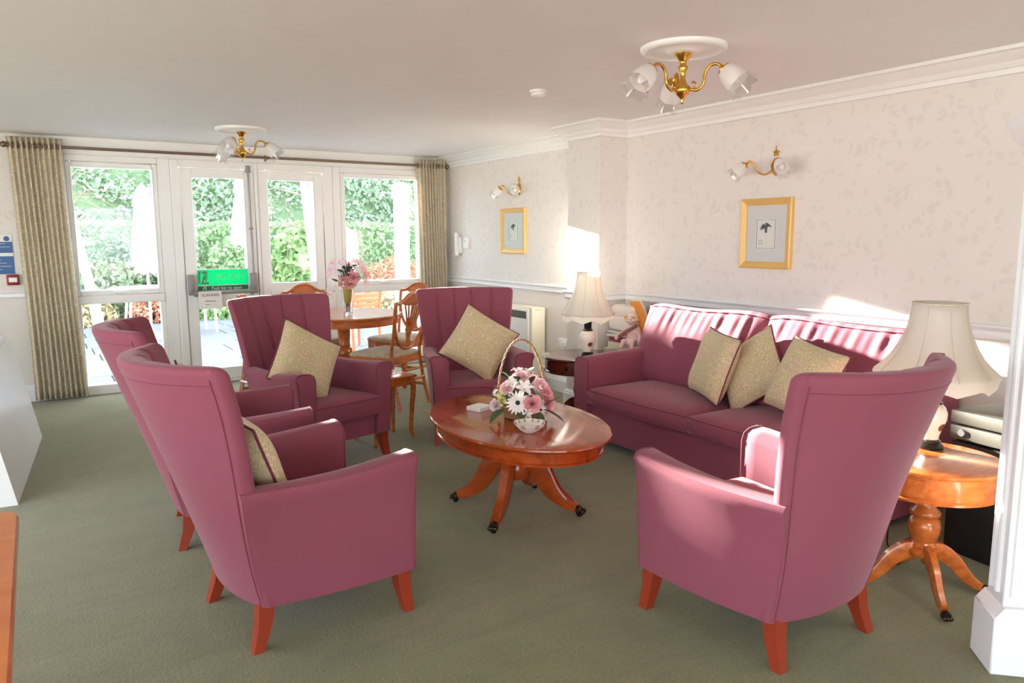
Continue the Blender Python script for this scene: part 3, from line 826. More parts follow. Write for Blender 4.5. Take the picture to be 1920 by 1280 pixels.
# dining chairs with shield backs  (local +y = forward)
def make_dining_chair():
    t = thing('dining_chair', '', 'chair')
    def Y(z): return -.20 - .10 * max(0, (z - .45)) / .53
    # shield outline, right half
    half = catmull([(0, 0, .985), (.06, 0, .975), (.12, 0, .935), (.17, 0, .912), (.215, 0, .908), (.222, 0, .88), (.215, 0, .78), (.185, 0, .66), (.12, 0, .565), (.05, 0, .52), (0, 0, .512)], 4)
    out = [(p.x, Y(p.z), p.z) for p in half] + [(-p.x, Y(p.z), p.z) for p in reversed(half[1:-1])]
    obj('shield_frame', B().loop(out, .016, 8), 'yew', t, 60)
    obj('crest', B().loft([[(x, Y(z0) - .008, z0), (x, Y(z0) + .008, z0), (x, Y(z1) + .008, z1), (x, Y(z1) - .008, z1)] for x, z0, z1 in [(-.13, .90, .925), (-.07, .885, .962), (0, .88, .978), (.07, .885, .962), (.13, .90, .925)]]), 'yew', t)
    for k in (-2, -1, 0, 1, 2):
        P = catmull([(k * .004, 0, .60), (k * .014, 0, .66), (k * .022, 0, .74), (k * .034, 0, .82), (k * .05, 0, .90)], 4)
        obj('splat_rib', B().tube([(p.x, Y(p.z), p.z) for p in P], [.0085] * len(P), 6), 'yew', t, 60)
    P = [(.05, .52), (.028, .56), (.018, .60), (.03, .64), (.05, .69), (.03, .71), (.0, .715)]
    poly = [(x, z) for x, z in P] + [(-x, z) for x, z in reversed(P[:-1])]
    obj('splat', B().loft([[(x, Y(z) - .007, z) for x, z in poly], [(x, Y(z) + .007, z) for x, z in poly]]), 'yew', t, 30)
    # seat
    ring = lambda hw0, hw1, y0, y1, z: [(-hw0, y0, z), (0, y0 - .005, z), (hw0, y0, z), (lerp(hw0, hw1, .5), (y0 + y1) / 2, z), (hw1, y1, z), (hw1 * .5, y1 + .018, z), (0, y1 + .022, z), (-hw1 * .5, y1 + .018, z), (-hw1, y1, z), (-lerp(hw0, hw1, .5), (y0 + y1) / 2, z)]
    obj('seat_rail', B().loft([ring(.19, .235, -.205, .215, .385), ring(.19, .235, -.205, .215, .445)]), 'yew', t, 30)
    obj('seat', B().loft([ring(.185, .235, -.19, .22, .440), ring(.188, .24, -.195, .226, .455), ring(.18, .228, -.185, .21, .475), ring(.14, .18, -.14, .16, .488), ring(.06, .08, -.05, .07, .492)]), 'seat_cloth', t, 70)
    for s in (-1, 1):
        P = [(s * .205, -.29, 0), (s * .20, -.24, .2), (s * .195, -.205, .42), (s * .195, -.205, .52), (s * .205, Y(.66), .66), (s * .217, Y(.80), .80), (s * .222, Y(.9), .895)]
        obj('rear_leg', B().tube(catmull(P, 3), .0185, 4), 'yew', t, 30)
        R = lambda c, h, z: [(c[0] - h, c[1] - h, z), (c[0] + h, c[1] - h, z), (c[0] + h, c[1] + h, z), (c[0] - h, c[1] + h, z)]
        obj('front_leg', B().loft([R((s * .21, .20), .014, 0), R((s * .212, .20), .021, .44)]), 'yew', t, 30)
        obj('side_stretcher', B().tube([(s * .202, -.25, .17), (s * .21, .20, .17)], .0135, 4), 'yew', t, 30)
    obj('cross_stretcher', B().tube([(-.206, .02, .17), (.206, .02, .17)], .0135, 4), 'yew', t, 30)
    obj('rear_stretcher', B().tube([(-.20, -.25, .24), (.20, -.25, .24)], .012, 4), 'yew', t, 30)
    return t
dc = make_dining_chair()
GD = 'shield-back dining chairs around the round table'
for i, (x, y, fx, fy, l) in enumerate([
        (2.535, 6.03, -.47, .88, 'shield-back dining chair nearest the camera, its back next to the heater-side armchair'),
        (3.03, 6.86, -.88, -.42, 'shield-back dining chair by the right window, behind the nearer shield-back chair'),
        (2.27, 7.17, .05, -1, 'shield-back dining chair against the garden doors, behind the flower vase'),
        (1.70, 6.42, .95, .25, 'shield-back dining chair hidden behind the armchair in front of the fire exit')]):
    c = dc if i == 0 else copy_tree(dc)
    c.location = (x, y, 0); c.rotation_euler = (0, 0, fwd_rot(fx, fy)); tag(c, l, 'chair', GD)

# ================================================================== CURTAINS
def make_curtain(label, xt0, xt1, xb0, xb1, folds, seed):
    rnd = random.Random(seed)
    t = thing('curtain', label, 'curtain', ((xt0 + xt1) / 2, 7.80, 0), group='full-length patterned curtains')
    cx = (xt0 + xt1) / 2
    N = folds * 14; NZ = 26
    amp = [rnd.uniform(.75, 1.15) for _ in range(folds + 2)]
    sh = [rnd.uniform(-.12, .12) for _ in range(folds + 2)]
    def P(i, j):
        u = i / N; v = j / NZ; z = lerp(.02, 2.315, v)
        k = int(u * folds)
        x = lerp(lerp(xb0, xb1, u), lerp(xt0, xt1, u), v)
        ph = 2 * pi * folds * u + sh[k] * sin(pi * v) * 2
        a = .036 * amp[k] * lerp(1.1, 1.0, v)
        y = a * sin(ph) + .006 * sin(3 * v + k)
        x += .010 * sin(2 * ph) + .008 * sin(4 * v + 2 * u)
        return (x - cx, y, z)
    b = B().loft([[P(i, j) for i in range(N + 1)] for j in range(NZ + 1)], (False, False), False)
    o = obj('drape', b, 'curtain_cloth', t, 180)
    m = o.modifiers.new('thickness', 'SOLIDIFY'); m.thickness = .004
    for k in range(folds * 2):
        u = (k + .5) / (folds * 2) + .0
        x = lerp(xt0, xt1, k / (folds * 2)) - cx
        obj('eyelet', B().loop([(x, .028 * cos(a), 2.245 + .028 * sin(a)) for a in [2 * pi * q / 14 for q in range(14)]], .004, 5), 'rod_bronze', t)
make_curtain('long patterned curtain gathered at the left end of the rod', -.125, .275, -.09, .315, 10, 3)
make_curtain('long patterned curtain gathered at the right end of the rod', 3.70, 4.03, 3.72, 4.04, 9, 5)
t = thing('curtain_rod', 'bronze curtain rod with ball finials above the garden windows', 'curtain rod', (2, 7.80, 2.245))
obj('pole', B().tube([(-2.15, 0, 0), (2.065, 0, 0)], .0135, 12), 'rod_bronze', t)
for s, x in ((-1, -2.15), (1, 2.072)):
    f = obj('finial', B().tube([(x - s * .02, 0, 0), (x - s * .012, 0, 0)], .02, 10).ball((x + s * .0, 0, 0), .026, 12, 10), 'rod_bronze', t)
for x in (-1.75, .05, 1.75):
    obj('bracket', B().tube([(x, .09, .0), (x, 0, -.012)], .008, 8).rbox(x - .012, x + .012, .08, .1, -.03, .03, .003), 'rod_bronze', t)

# ================================================================== FIRE EXIT FURNITURE on door_1
t = thing('panic_bar', 'grey push bar with vertical bolt rod on the fire exit door', 'push bar', (1.58, FY0, .93))
for s, x in ((-1, -.305), (1, .29)):
    obj('bracket', B().rbox(x - .03, x + .03, -.05, 0, -.035, .165, .008, 2), 'grey_metal', t)
    obj('arm', B().rbox(x - .012 - s * .03, x + .012 - s * .03, -.085, -.02, -.05, .03, .005), 'grey_metal', t)
obj('bar', B().tube([(-.31, -.078, -.015), (.30, -.078, -.015)], .017, 10), 'grey_metal', t)
obj('bolt_rod', B().tube([(.295, -.02, .16), (.287, -.02, 1.17)], .009, 8), 'grey_metal', t)
obj('bolt_keep', B().rbox(.265, .312, -.03, 0, 1.165, 1.235, .005), 'grey_metal', t)
obj('rod_guide', B().rbox(.272, .31, -.03, 0, .60, .622, .004), 'grey_metal', t)
t = thing('exit_sign', 'bright green FIRE EXIT sign hung on the glazed door', 'sign', (1.578, FY0 - .006, 1.062))
obj('panel', B().box(-.245, .24, -.003, 0, -.078, .078), 'exit_green', t, 0)
obj('surround', B().loop([(-.245, -.002, -.078), (.24, -.002, -.078), (.24, -.002, .078), (-.245, -.002, .078)], .0045, 4), 'plastic_white', t, 0)
text('lettering', 'FIRE EXIT', .088, 'exit_letter', t, (.055, -.0045, 0), (radians(90), 0, 0), sx=.82)
b = B()
for x0, x1, z0, z1 in ((-.232, -.21, .035, .062), (-.195, -.15, .035, .062), (-.232, -.218, -.06, .03), (-.16, -.148, -.01, .03), (-.21, -.14, -.065, -.045)):
    b.box(x0, x1, -.0045, -.003, z0, z1)
b.prism([(-.205, -.045), (-.19, -.045), (-.178, -.01), (-.165, -.04), (-.152, -.034), (-.168, .012), (-.162, .028), (-.178, .03), (-.19, .01)], -.0045, -.003)
obj('running_figure', b, 'exit_letter', t, 0)
t = thing('push_bar_sign', 'dark green Push bar to open strip under the FIRE EXIT sign', 'sign', (1.578, FY0 - .004, .956))
obj('panel', B().box(-.24, .235, -.0025, 0, -.022, .022), 'sign_green', t, 0)
text('lettering', 'Push bar to open', .044, 'plastic_white', t, (.03, -.0035, -.001), (radians(90), 0, 0), sx=.95)
obj('arrow', B().box(-.172, -.166, -.0035, -.0025, -.018, .018).prism([(-.2, -.004), (-.192, -.016), (-.18, .016), (-.187, .016), (-.193, -.006)], -.0035, -.0025), 'plastic_white', t, 0)
t = thing('door_notice', 'white paper notice taped below the push bar', 'notice', (1.43, FY0 - .1, .845))
obj('sheet', B().box(-.11, .105, -.001, 0, -.085, .085), 'paper', t, 0)
text('lettering', 'SCANNER', .038, 'ink', t, (.0, -.002, .05), (radians(90), 0, 0))
obj('small_print', B().box(-.05, .05, -.002, -.001, -.012, -.006).box(-.05, -.01, -.002, -.001, -.045, -.04), 'ink', t, 0)

# notices left of the curtain
t = thing('safety_notice', 'blue and white safety notice on the wall left of the curtain', 'notice', (-.27, YB - .002, 1.31))
obj('board', B().box(-.12, .115, -.004, 0, -.17, .17), 'paper', t, 0)
obj('blue_panel', B().box(-.12, .115, -.006, -.004, .02, .115).box(-.12, .115, -.006, -.004, -.165, -.01), 'sign_blue', t, 0)
obj('emblem', B().lathe([(.022, 0), (.022, .003)], 16, Matrix.Translation((.075, -.004, .142)) @ Matrix.Rotation(pi / 2, 4, 'X')), 'sign_blue', t)
b = B()
for k in range(9):
    z = .10 - k * .028
    if -.012 < z < .02: continue
    b.box(-.11, .06 + .04 * sin(k * 2.1), -.0068, -.006, z - .003, z + .001)
obj('small_print', b, 'paper_grey', t, 0)
t = thing('fire_call_point', 'red fire alarm call point below the blue notice', 'call point', (-.175, YB, 1.095))
obj('case', B().rbox(-.046, .046, -.04, 0, -.046, .046, .006), 'call_red', t)
obj('glass', B().rbox(-.03, .032, -.044, -.038, -.02, .02, .002), 'plastic_white', t)

# ================================================================== WALL FITTINGS on the right wall
def picture(label, y0, y1, z0, z1, tall):
    cy, cz = (y0 + y1) / 2, (z0 + z1) / 2; hw, hh = (y1 - y0) / 2, (z1 - z0) / 2
    t = thing('framed_picture', label, 'picture', (XW, cy, cz), -pi / 2, group='gilt framed botanical prints')   # local x along -y, local y out of wall is -y
    fw = .045
    for a, bx in (('top', [(-hw, hh), (hw, hh), (hw - fw, hh - fw), (-hw + fw, hh - fw)]), ('bottom', [(-hw, -hh), (hw, -hh), (hw - fw, -hh + fw), (-hw + fw, -hh + fw)]),
                  ('side', [(-hw, -hh), (-hw, hh), (-hw + fw, hh - fw), (-hw + fw, -hh + fw)]), ('side', [(hw, -hh), (hw, hh), (hw - fw, hh - fw), (hw - fw, -hh + fw)])):
        outer = bx[:2]; inner = bx[2:]
        b = B()
        rings = []
        for p, q in ((bx[0], bx[3]), (bx[1], bx[2])):
            r = []
            for u, y in ((0, 0), (0, -.026), (.18, -.032), (.7, -.024), (1, -.016), (1, 0)):
                r.append((lerp(p[0], q[0], u), y, lerp(p[1], q[1], u)))
            rings.append(r)
        obj('frame_' + a, b.loft(rings), 'gold_frame', t, 30)
    obj('mount', B().box(-hw + fw, hw - fw, -.012, -.008, -hh + fw, hh - fw), 'paper_grey', t, 0)
    obj('print', B().box(-hw * .40, hw * .40, -.0132, -.012, -hh * .45, hh * .42), 'paper', t, 0)
    b = B()
    pw, p0, p1 = hw * .36, -hh * .42, hh * .39
    b.loop([(-pw, -.0136, p0), (pw, -.0136, p0), (pw, -.0136, p1), (-pw, -.0136, p1)], .0018, 4)
    for k in range(9):
        a = radians(20 + 18 * k + (0 if k < 5 else 30))
        b.tube([(0, -.0136, hh * .18), (hw * .12 * cos(a), -.0138, hh * .18 + hw * .14 * sin(a)), (hw * .24 * cos(a), -.0136, hh * .18 + hw * .16 * sin(a) - .012)], [.004, .0055, .001], 4)
    b.prism([(-hw * .06, hh * .18), (hw * .06, hh * .18), (hw * .04, hh * .02), (-hw * .04, hh * .02)], -.014, -.0132)
    b.loop([(-hw * .2 + .014 * cos(a), -.0136, -hh * .25 + .014 * sin(a)) for a in [2 * pi * q / 12 for q in range(12)]], .0012, 4)
    obj('motif', b, 'ink', t, 0)
    obj('glazing', B().box(-hw + fw, hw - fw, -.0165, -.0155, -hh + fw, hh - fw), 'window_glass', t, 0)
picture('gilt framed botanical print on the wall above the sofa', 3.115, 3.525, 1.24, 1.70, 0)
picture('gilt framed botanical print on the wall above the heater', 6.20, 6.655, 1.285, 1.735, 0)

SH_PROF = [(.022, 0), (.034, .012), (.043, .035), (.047, .06), (.046, .082), (.05, .10), (.058, .118)]
def tulip(parent, p, d, s=1.0):
    q = Vector(d).normalized().to_track_quat('Z', 'Y').to_matrix().to_4x4()
    Mx = Matrix.Translation(p) @ q @ Matrix.Scale(s, 4)
    n = 28; rings = []
    for k, (r, z) in enumerate(SH_PROF):
        wv = .10 * max(0, (k - 3) / 3)
        rings.append([((r * (1 + wv * cos(7 * 2 * pi * j / n))) * cos(2 * pi * j / n), (r * (1 + wv * cos(7 * 2 * pi * j / n))) * sin(2 * pi * j / n), z + (.006 * cos(7 * 2 * pi * j / n) if k == 6 else 0)) for j in range(n)])
    inner = [[(x * .94, y * .94, z) for x, y, z in r] for r in reversed(rings)]
    o = obj('glass_shade', B().loft(rings[:5], (False, False), True, Mx), 'frosted_glass', parent, 180)
    obj('clear_rim', B().loft(rings[4:], (False, False), True, Mx), 'glass_rim', o, 180)
    obj('bulb', B().ball((0, 0, .055), .02, 10, 8, Mx, 1.5), 'porcelain', o)
    return o
def ceiling_light(label, x, y, rot):
    r = thing('ceiling_rose', 'round white plaster ceiling rose above the ' + ('near' if y < 5 else 'far') + ' ceiling light', 'ceiling rose', (x, y, ZC))
    obj('disc', B().lathe([(.205, 0), (.205, -.012), (.195, -.022), (.18, -.024), (.172, -.014), (.15, -.012), (.09, -.014), (.08, -.024), (.06, -.028)], 48), 'white_paint', r, 50)
    t = thing('ceiling_light', label, 'ceiling light', (x, y, ZC - .028), rot, group='brass three-arm ceiling lights')
    obj('stem', B().lathe([(.045, 0), (.042, -.01), (.02, -.035), (.014, -.05), (.022, -.06), (.024, -.07), (.014, -.085), (.012, -.115), (.02, -.14), (.036, -.155), (.042, -.17), (.03, -.19), (.014, -.205), (.006, -.215), (.009, -.225), (.003, -.235)], 20), 'brass', t, 60)
    for k in range(3):
        a = 2 * pi * k / 3; c_, s_ = cos(a), sin(a)
        P = catmull([(.03, 0, -.165), (.07, 0, -.175), (.10, 0, -.15), (.108, 0, -.105), (.13, 0, -.07), (.165, 0, -.066), (.19, 0, -.085)], 5)
        ar = obj('arm', B().tube([(p.x * c_, p.x * s_, p.z) for p in P], .0075, 8), 'brass', t, 60)
        obj('scroll', B().tube([(q.x * c_, q.x * s_, q.z) for q in catmull([(.05, 0, -.172), (.065, 0, -.15), (.055, 0, -.135), (.045, 0, -.142)], 4)], .004, 6), 'brass', ar)
        d = Vector((.72 * c_, .72 * s_, -.70)); p = Vector((.19 * c_, .19 * s_, -.085))
        q = d.to_track_quat('Z', 'Y').to_matrix().to_4x4()
        obj('gallery', B().lathe([(.008, -.012), (.014, 0), (.034, .008), (.034, .016)], 16, Matrix.Translation(p) @ q), 'brass', ar)
        tulip(t, p + d * .006, d, 1.22)
    return t
CA = atan2(.844, .536)      # direction away from the camera
ceiling_light('brass three-arm ceiling light with frosted tulip shades above the coffee table', 2.70, 2.715, CA)
ceiling_light('brass three-arm ceiling light with frosted tulip shades near the garden windows', 1.53, 6.60, CA + radians(55))

def wall_light(label, y, z):
    t = thing('wall_light', label, 'wall light', (XW, y, z), pi / 2, group='brass twin wall lights')      # local +y = out of the wall (-x), +x = +y world
    obj('backplate', B().loft([[(.028 * cos(a), yy, .06 * sin(a) * s_ ) for a in [2 * pi * q / 16 for q in range(16)]] for yy, s_ in ((0, 1), (.01, .95), (.02, .6))]).ball((0, .02, .0), .016), 'brass', t, 50)
    obj('finial', B().prism([(.028 * (1 if q % 2 == 0 else .45) * sin(2 * pi * q / 10), .088 + .028 * (1 if q % 2 == 0 else .45) * cos(2 * pi * q / 10)) for q in range(10)], .002, .012).ball((0, .008, .125), .006), 'brass', t, 20)
    for s in (-1, 1):
        P = catmull([(0, .02, -.01), (s * .03, .06, -.05), (s * .06, .10, -.035), (s * .075, .12, .01), (s * .10, .135, .035), (s * .125, .14, .02)], 5)
        ar = obj('arm', B().tube(P, .006, 8), 'brass', t, 60)
        d = Vector((s * .62, .35, -.62)); p = Vector(P[-1])
        obj('gallery', B().lathe([(.008, -.01), (.012, 0), (.03, .008), (.03, .014)], 14, Matrix.Translation(p) @ d.to_track_quat('Z', 'Y').to_matrix().to_4x4()), 'brass', ar)
        tulip(t, p + d.normalized() * .006, d, .95)
wall_light('brass twin wall light with frosted shades above the sofa print', 3.27, 1.90)
wall_light('brass twin wall light with frosted shades above the far print', 6.33, 1.92)

t = thing('smoke_detector', 'white smoke detector on the ceiling beyond the near ceiling light', 'smoke detector', (2.71, 3.96, ZC))
obj('base', B().lathe([(.055, 0), (.055, -.014), (.05, -.018)], 24), 'plastic_white', t)
obj('sensor', B().lathe([(.045, -.016), (.046, -.03), (.03, -.042), (.012, -.046)], 24), 'plastic_white', t)

t = thing('storage_heater', 'cream electric storage heater on the wall behind the armchair', 'heater', (XW - .02, 6.3, 0))
obj('body', B().rbox(-.155, .0, -.45, .45, .11, .785, .012, 2), 'heater_cream', t)
obj('front_panel', B().rbox(-.168, -.15, -.40, .45, .15, .77, .006, 2), 'plastic_white', t)
obj('grille', B().rbox(-.172, -.166, -.37, .42, .675, .745, .002, 1), 'silver_grey', t)
obj('cap', B().rbox(-.12, -.04, -.452, -.44, .755, .775, .003), 'book_cream', t)
obj('foot', B().box(-.13, -.02, -.43, -.40, 0, .115).box(-.13, -.02, .40, .43, 0, .115), 'black_plastic', t, 0)
t = thing('wall_socket', 'white double socket low on the wall behind the dark drum table', 'socket', (XW, 5.58, .47))
obj('plate', B().rbox(-.012, 0, -.07, .07, -.042, .042, .004), 'plastic_white', t)
obj('plug', B().rbox(-.04, -.01, -.05, -.012, -.03, .02, .005), 'plastic_white', t)
t = tag(obj('power_cable', B().tube(catmull([(XW - .04, 5.55, .45), (XW - .05, 5.55, .33), (XW - .06, 5.62, .22), (XW - .05, 5.75, .2), (XW - .06, 5.9, .24), (XW - .05, 6.0, .28)], 6), .005, 6), 'plastic_white'), 'thin white cable drooping from the wall socket', 'cable')
t = thing('door_entry_phone', 'white door entry handset on the wall beside the right curtain', 'entry phone', (XW, 7.55, 1.36))
obj('cradle', B().rbox(-.035, 0, -.05, .06, -.09, .09, .008), 'plastic_white', t)
obj('handset', B().rbox(-.07, -.03, .0, .05, -.12, .14, .014, 2), 'plastic_white', t)
t = thing('thermostat', 'small white thermostat box right of the entry handset', 'thermostat', (XW, 7.40, 1.385))
obj('case', B().rbox(-.035, 0, -.055, .055, -.06, .06, .006), 'plastic_white', t)
obj('dial', B().lathe([(.016, 0), (.014, .006)], 14, Matrix.Translation((-.034, 0, .02)) @ Matrix.Rotation(-pi / 2, 4, 'Y')), 'paper_grey', t)

# ================================================================== TABLE LAMPS
def table_lamp(label, loc, s, rz, wide=1.0):
    t = thing('table_lamp', label, 'lamp', loc, rz, group='china table lamps with scalloped shades'); t.scale = (s, s, s)
    obj('foot', B().lathe([(.055, 0), (.058, .008), (.05, .02), (.042, .026), (.044, .034), (.034, .042)], 24), 'porcelain_dark', t, 50)
    obj('vase', B().lathe([(.034, .042), (.036, .06), (.046, .09), (.060, .13), (.062, .16), (.052, .185), (.036, .2)], 28), 'china_floral', t, 60)
    obj('collar', B().lathe([(.037, .198), (.04, .205), (.028, .215), (.03, .265), (.037, .278), (.034, .286), (.012, .294), (.010, .38)], 24), 'porcelain_dark', t, 50)
    prof = [(.102, .60), (.104, .56), (.112, .51), (.126, .46), (.146, .41), (.17, .365), (.198, .33), (.222, .305), (.228, .288)]
    prof = [(r * wide, z + .04) for r, z in prof]
    n = 64; rings = []
    for k, (r, z) in enumerate(prof):
        rr = []
        for j in range(n):
            a = 2 * pi * j / n; c8 = cos(8 * a)
            q = lerp(.004, .045, (k / 8) ** 1.5)
            rad = r * (1 + q * c8)
            dz = -.016 * (1 - abs(cos(4 * a))) * (k / 8) ** 4 if k > 4 else 0
            rr.append((rad * cos(a), rad * sin(a), z + dz))
        rings.append(rr)
    sh = obj('shade', B().loft(rings, (False, False)), 'lampshade_silk', t, 180)
    m = sh.modifiers.new('thickness', 'SOLIDIFY'); m.thickness = .003
    low = [(p[0] * 1.0, p[1] * 1.0, p[2]) for p in rings[-1]]
    skirt = [low, [(p[0] * .965, p[1] * .965, p[2] - .02) for p in low], [(p[0] * .95, p[1] * .95, p[2] - .035 - .012 * abs(sin(4 * 2 * pi * i / n))) for i, p in enumerate(low)]]
    obj('frill', B().loft(skirt, (False, False)), 'lampshade_silk', sh, 180)
    for k in range(8):
        a = 2 * pi * (k + .5) / 8
        obj('seam', B().tube([((r * (1 - lerp(.004, .045, (i / 8) ** 1.5)) + .002) * cos(a), (r * (1 - lerp(.004, .045, (i / 8) ** 1.5)) + .002) * sin(a), z) for i, (r, z) in enumerate(prof)], .0018, 4), 'book_cream', sh, 60)
    obj('rim', B().loop([(.103 * wide * cos(a), .103 * wide * sin(a), .64) for a in [2 * pi * q / 32 for q in range(32)]], .003, 5), 'book_cream', sh)
table_lamp('china table lamp with scalloped cream shade on the dark drum table', (3.465, 4.40, .555), 1.0, .3, .86)
table_lamp('china table lamp with scalloped cream shade behind the right foreground armchair', (3.11, 1.635, .575), .95, .5, 1.04)

# ================================================================== THINGS PILED BY THE SOFA
CX, CY = 3.98, 4.46
t = thing('low_cabinet', 'low cream cabinet squeezed between sofa and wall pier', 'cabinet', (CX, CY, 0))
obj('body', B().rbox(-.12, .10, -.24, .24, 0, .56, .006), 'book_cream', t)
obj('door', B().rbox(-.126, -.118, -.22, .22, .04, .53, .003), 'book_cream', t)
def book(label, name, loc, rz, sx, sy, h, mat, cat='book', tilt=0, group='books and papers piled by the sofa'):
    t = thing(name, label, cat, loc, group=group, rot=(tilt, 0, rz))
    obj('cover', B().box(-sx / 2, sx / 2, -sy / 2, sy / 2, 0, .003).box(-sx / 2, sx / 2, -sy / 2, sy / 2, h - .003, h).box(-sx / 2, -sx / 2 + .004, -sy / 2, sy / 2, 0, h), mat, t, 0)
    obj('pages', B().box(-sx / 2 + .004, sx / 2 - .004, -sy / 2 + .003, sy / 2 - .003, .003, h - .003), 'paper', t, 0)
    return t
book('thick cream boxed book at the bottom of the pile beside the sofa', 'boxed_book', (CX - .02, CY - .01, .561), .15, .19, .36, .06, 'book_cream')
book('maroon book lying on the cream boxed book', 'maroon_book', (CX - .03, CY + .09, .622), -.1, .16, .17, .035, 'book_maroon')
book('pale magazine draped over the maroon book', 'magazine', (CX - .03, CY + .08, .662), .2, .18, .22, .02, 'cloth_pale', 'magazine')
book('thin white magazine catching the sun under the lampshade', 'magazine', (CX - .02, CY + .10, .686), -.15, .17, .24, .014, 'paper', 'magazine')
t = thing('document_folder', 'orange document folder standing against the end of the sofa', 'folder', (CX + .0, CY - .13, .625), rot=(radians(0), radians(-12), radians(-14)))
obj('cover', B().prism([(-.16, .12), (.13, .02), (.13, .33), (-.02, .34)], -.006, .006, 'YZ'), 'folder_orange', t, 0)
obj('sheets', B().prism([(-.14, .12), (.12, .03), (.12, .345), (-.02, .352)], .008, .016, 'YZ'), 'paper', t, 0)
# rag doll slumped on the books
t = thing('rag_doll', 'pale rag doll with tartan scarf slumped on the pile of books', 'doll', (CX - .06, CY - .07, .622), .3)
b = B().tube(catmull([(0, 0, .0), (-.005, .0, .05), (.0, .01, .10), (.01, .02, .135)], 4), [.05, .056, .06, .062, .062, .06, .056, .052, .047, .042, .036, .03, .02], 12)
b.ball((.012, .03, .182), .044, 14, 10)
b.tube([(-.01, .045, .10), (-.05, .10, .07), (-.07, .13, .03)], [.022, .018, .014], 8).tube([(-.01, -.045, .10), (-.055, -.08, .06), (-.075, -.09, .02)], [.022, .018, .014], 8)
b.tube([(-.02, .03, .02), (-.08, .05, .02), (-.10, .06, -.03)], [.028, .022, .018], 8).tube([(-.02, -.03, .02), (-.085, -.03, .02), (-.10, -.04, -.03)], [.028, .022, .018], 8)
obj('body', b, 'doll_pink', t, 70)
obj('dress', B().lathe([(.075, .0), (.07, .03), (.055, .08), (.045, .12), (.03, .14)], 18), 'cloth_pale', t, 60)
obj('scarf', B().tube(catmull([(-.05, -.05, .15), (-.055, .0, .12), (-.065, .05, .09), (-.07, .10, .05)], 4), .014, 8), 'tartan', t)
obj('bonnet', B().lathe([(.062, -.004), (.064, .004), (.049, .008), (.05, .03), (.036, .05), (.01, .058)], 20, Matrix.Translation((.016, .03, .188)) @ Matrix.Rotation(radians(-12), 4, 'Y')), 'cloth_pale', t, 60)
obj('hair', B().tube(catmull([(-.02, -.012, .205), (-.028, .03, .21), (-.02, .072, .205), (.0, .078, .17)], 4), .009, 8), 'folder_orange', t, 60)
obj('eyes', B().ball((-.03, .015, .188), .005, 8, 6).ball((-.03, .045, .188), .005, 8, 6), 'flower_eye', t, 60)
t = tag(obj('folded_blanket', B().rbox(-.09, .09, -.13, .13, 0, .07, .03, 3).rbox(-.08, .085, -.12, .12, .06, .12, .028, 3), 'cloth_pale', None, 60), 'folded white blanket in the sun against the wall behind the lamp', 'blanket')
t.scale = (1.0, 1.15, 1.7); t.location = (CX + .01, CY + .08, .705); t.rotation_euler = (0, 0, .1)

# ================================================================== BLACK CABINET AND PLAYER behind the pillar
t = thing('speaker_cabinet', 'black speaker cabinet on the floor between sofa and fluted pillar', 'speaker', (3.50, 1.745, 0), radians(-8))
obj('cabinet', B().rbox(0, .5, -.42, 0, .0, .525, .006), 'black_plastic', t)
obj('grille', B().rbox(-.008, .004, -.40, -.02, .03, .50, .004), 'black_plastic', t)
t = thing('record_player', 'silver grey record player with lid on the black speaker cabinet', 'record player', (3.49, 1.75, .526), radians(-8))
obj('plinth', B().rbox(-.0, .48, -.42, .0, .012, .075, .006), 'silver_grey', t)
obj('lid', B().rbox(-.002, .482, -.422, .002, .082, .145, .012, 2), 'silver_grey', t)
obj('knob', B().lathe([(.018, 0), (.016, .008)], 14, Matrix.Translation((.0, -.06, .045)) @ Matrix.Rotation(-pi / 2, 4, 'Y')), 'grey_metal', t)
for x in (.05, .43):
    for y in (-.37, -.05): obj('foot', B().lathe([(.015, 0), (.015, .013)], 10, Matrix.Translation((x, y, 0))), 'black_plastic', t)
t = tag(obj('lamp_flex', B().tube(catmull([(3.12, 1.72, .50), (3.16, 1.80, .28), (3.20, 1.84, .08), (3.28, 1.86, .012), (3.45, 1.88, .012)], 8), .004, 6), 'black_plastic'), 'black lamp flex hanging behind the golden drum table', 'cable')

# ================================================================== LEFT FOREGROUND
t = thing('foreground_table', 'glossy orange wood table corner in the bottom left foreground', 'table', (-.088, 2.34, 0))
pts = []
for cx_, cy_, a0 in ((-.05, -.05, 0), (-.95, -.05, 90), (-.95, -1.35, 180), (-.05, -1.35, 270)):
    for k in range(7):
        a = radians(a0 + 15 * k); pts.append((cx_ + .05 * cos(a), cy_ + .05 * sin(a)))
sc_ = lambda f, z: [(x * f - (1 - f) * .5, y * f - (1 - f) * .7, z) for x, y in pts]
obj('top', B().loft([sc_(.985, .705), sc_(1.0, .712), sc_(1.0, .73), sc_(.99, .74)]), 'honey_wood', t, 30)
obj('apron', B().loft([sc_(.93, .62), sc_(.93, .706)]), 'honey_wood', t, 30)
for x in (-.09, -.91):
    for y in (-.1, -1.3): obj('leg', B().loft([[(x - h, y - h, z), (x + h, y - h, z), (x + h, y + h, z), (x - h, y + h, z)] for h, z in ((.018, 0), (.03, .65))]), 'honey_wood', t, 30)

t = thing('white_chest', 'white chest with sloping sides at the left edge beside the curtain', 'chest', (-.055, 6.42, 0), radians(-4.5))
Lc = 1.62
obj('body', B().loft([[(-.95, 0, 0), (0, 0, 0), (-.135, 0, .735), (-.80, 0, .735)], [(-.95, -Lc, 0), (0, -Lc, 0), (-.135, -Lc, .735), (-.80, -Lc, .735)]]), 'white_gloss', t, 20)
obj('lid', B().rbox(-.83, -.155, -Lc - .0, -.02, .736, .77, .006), 'white_gloss', t)

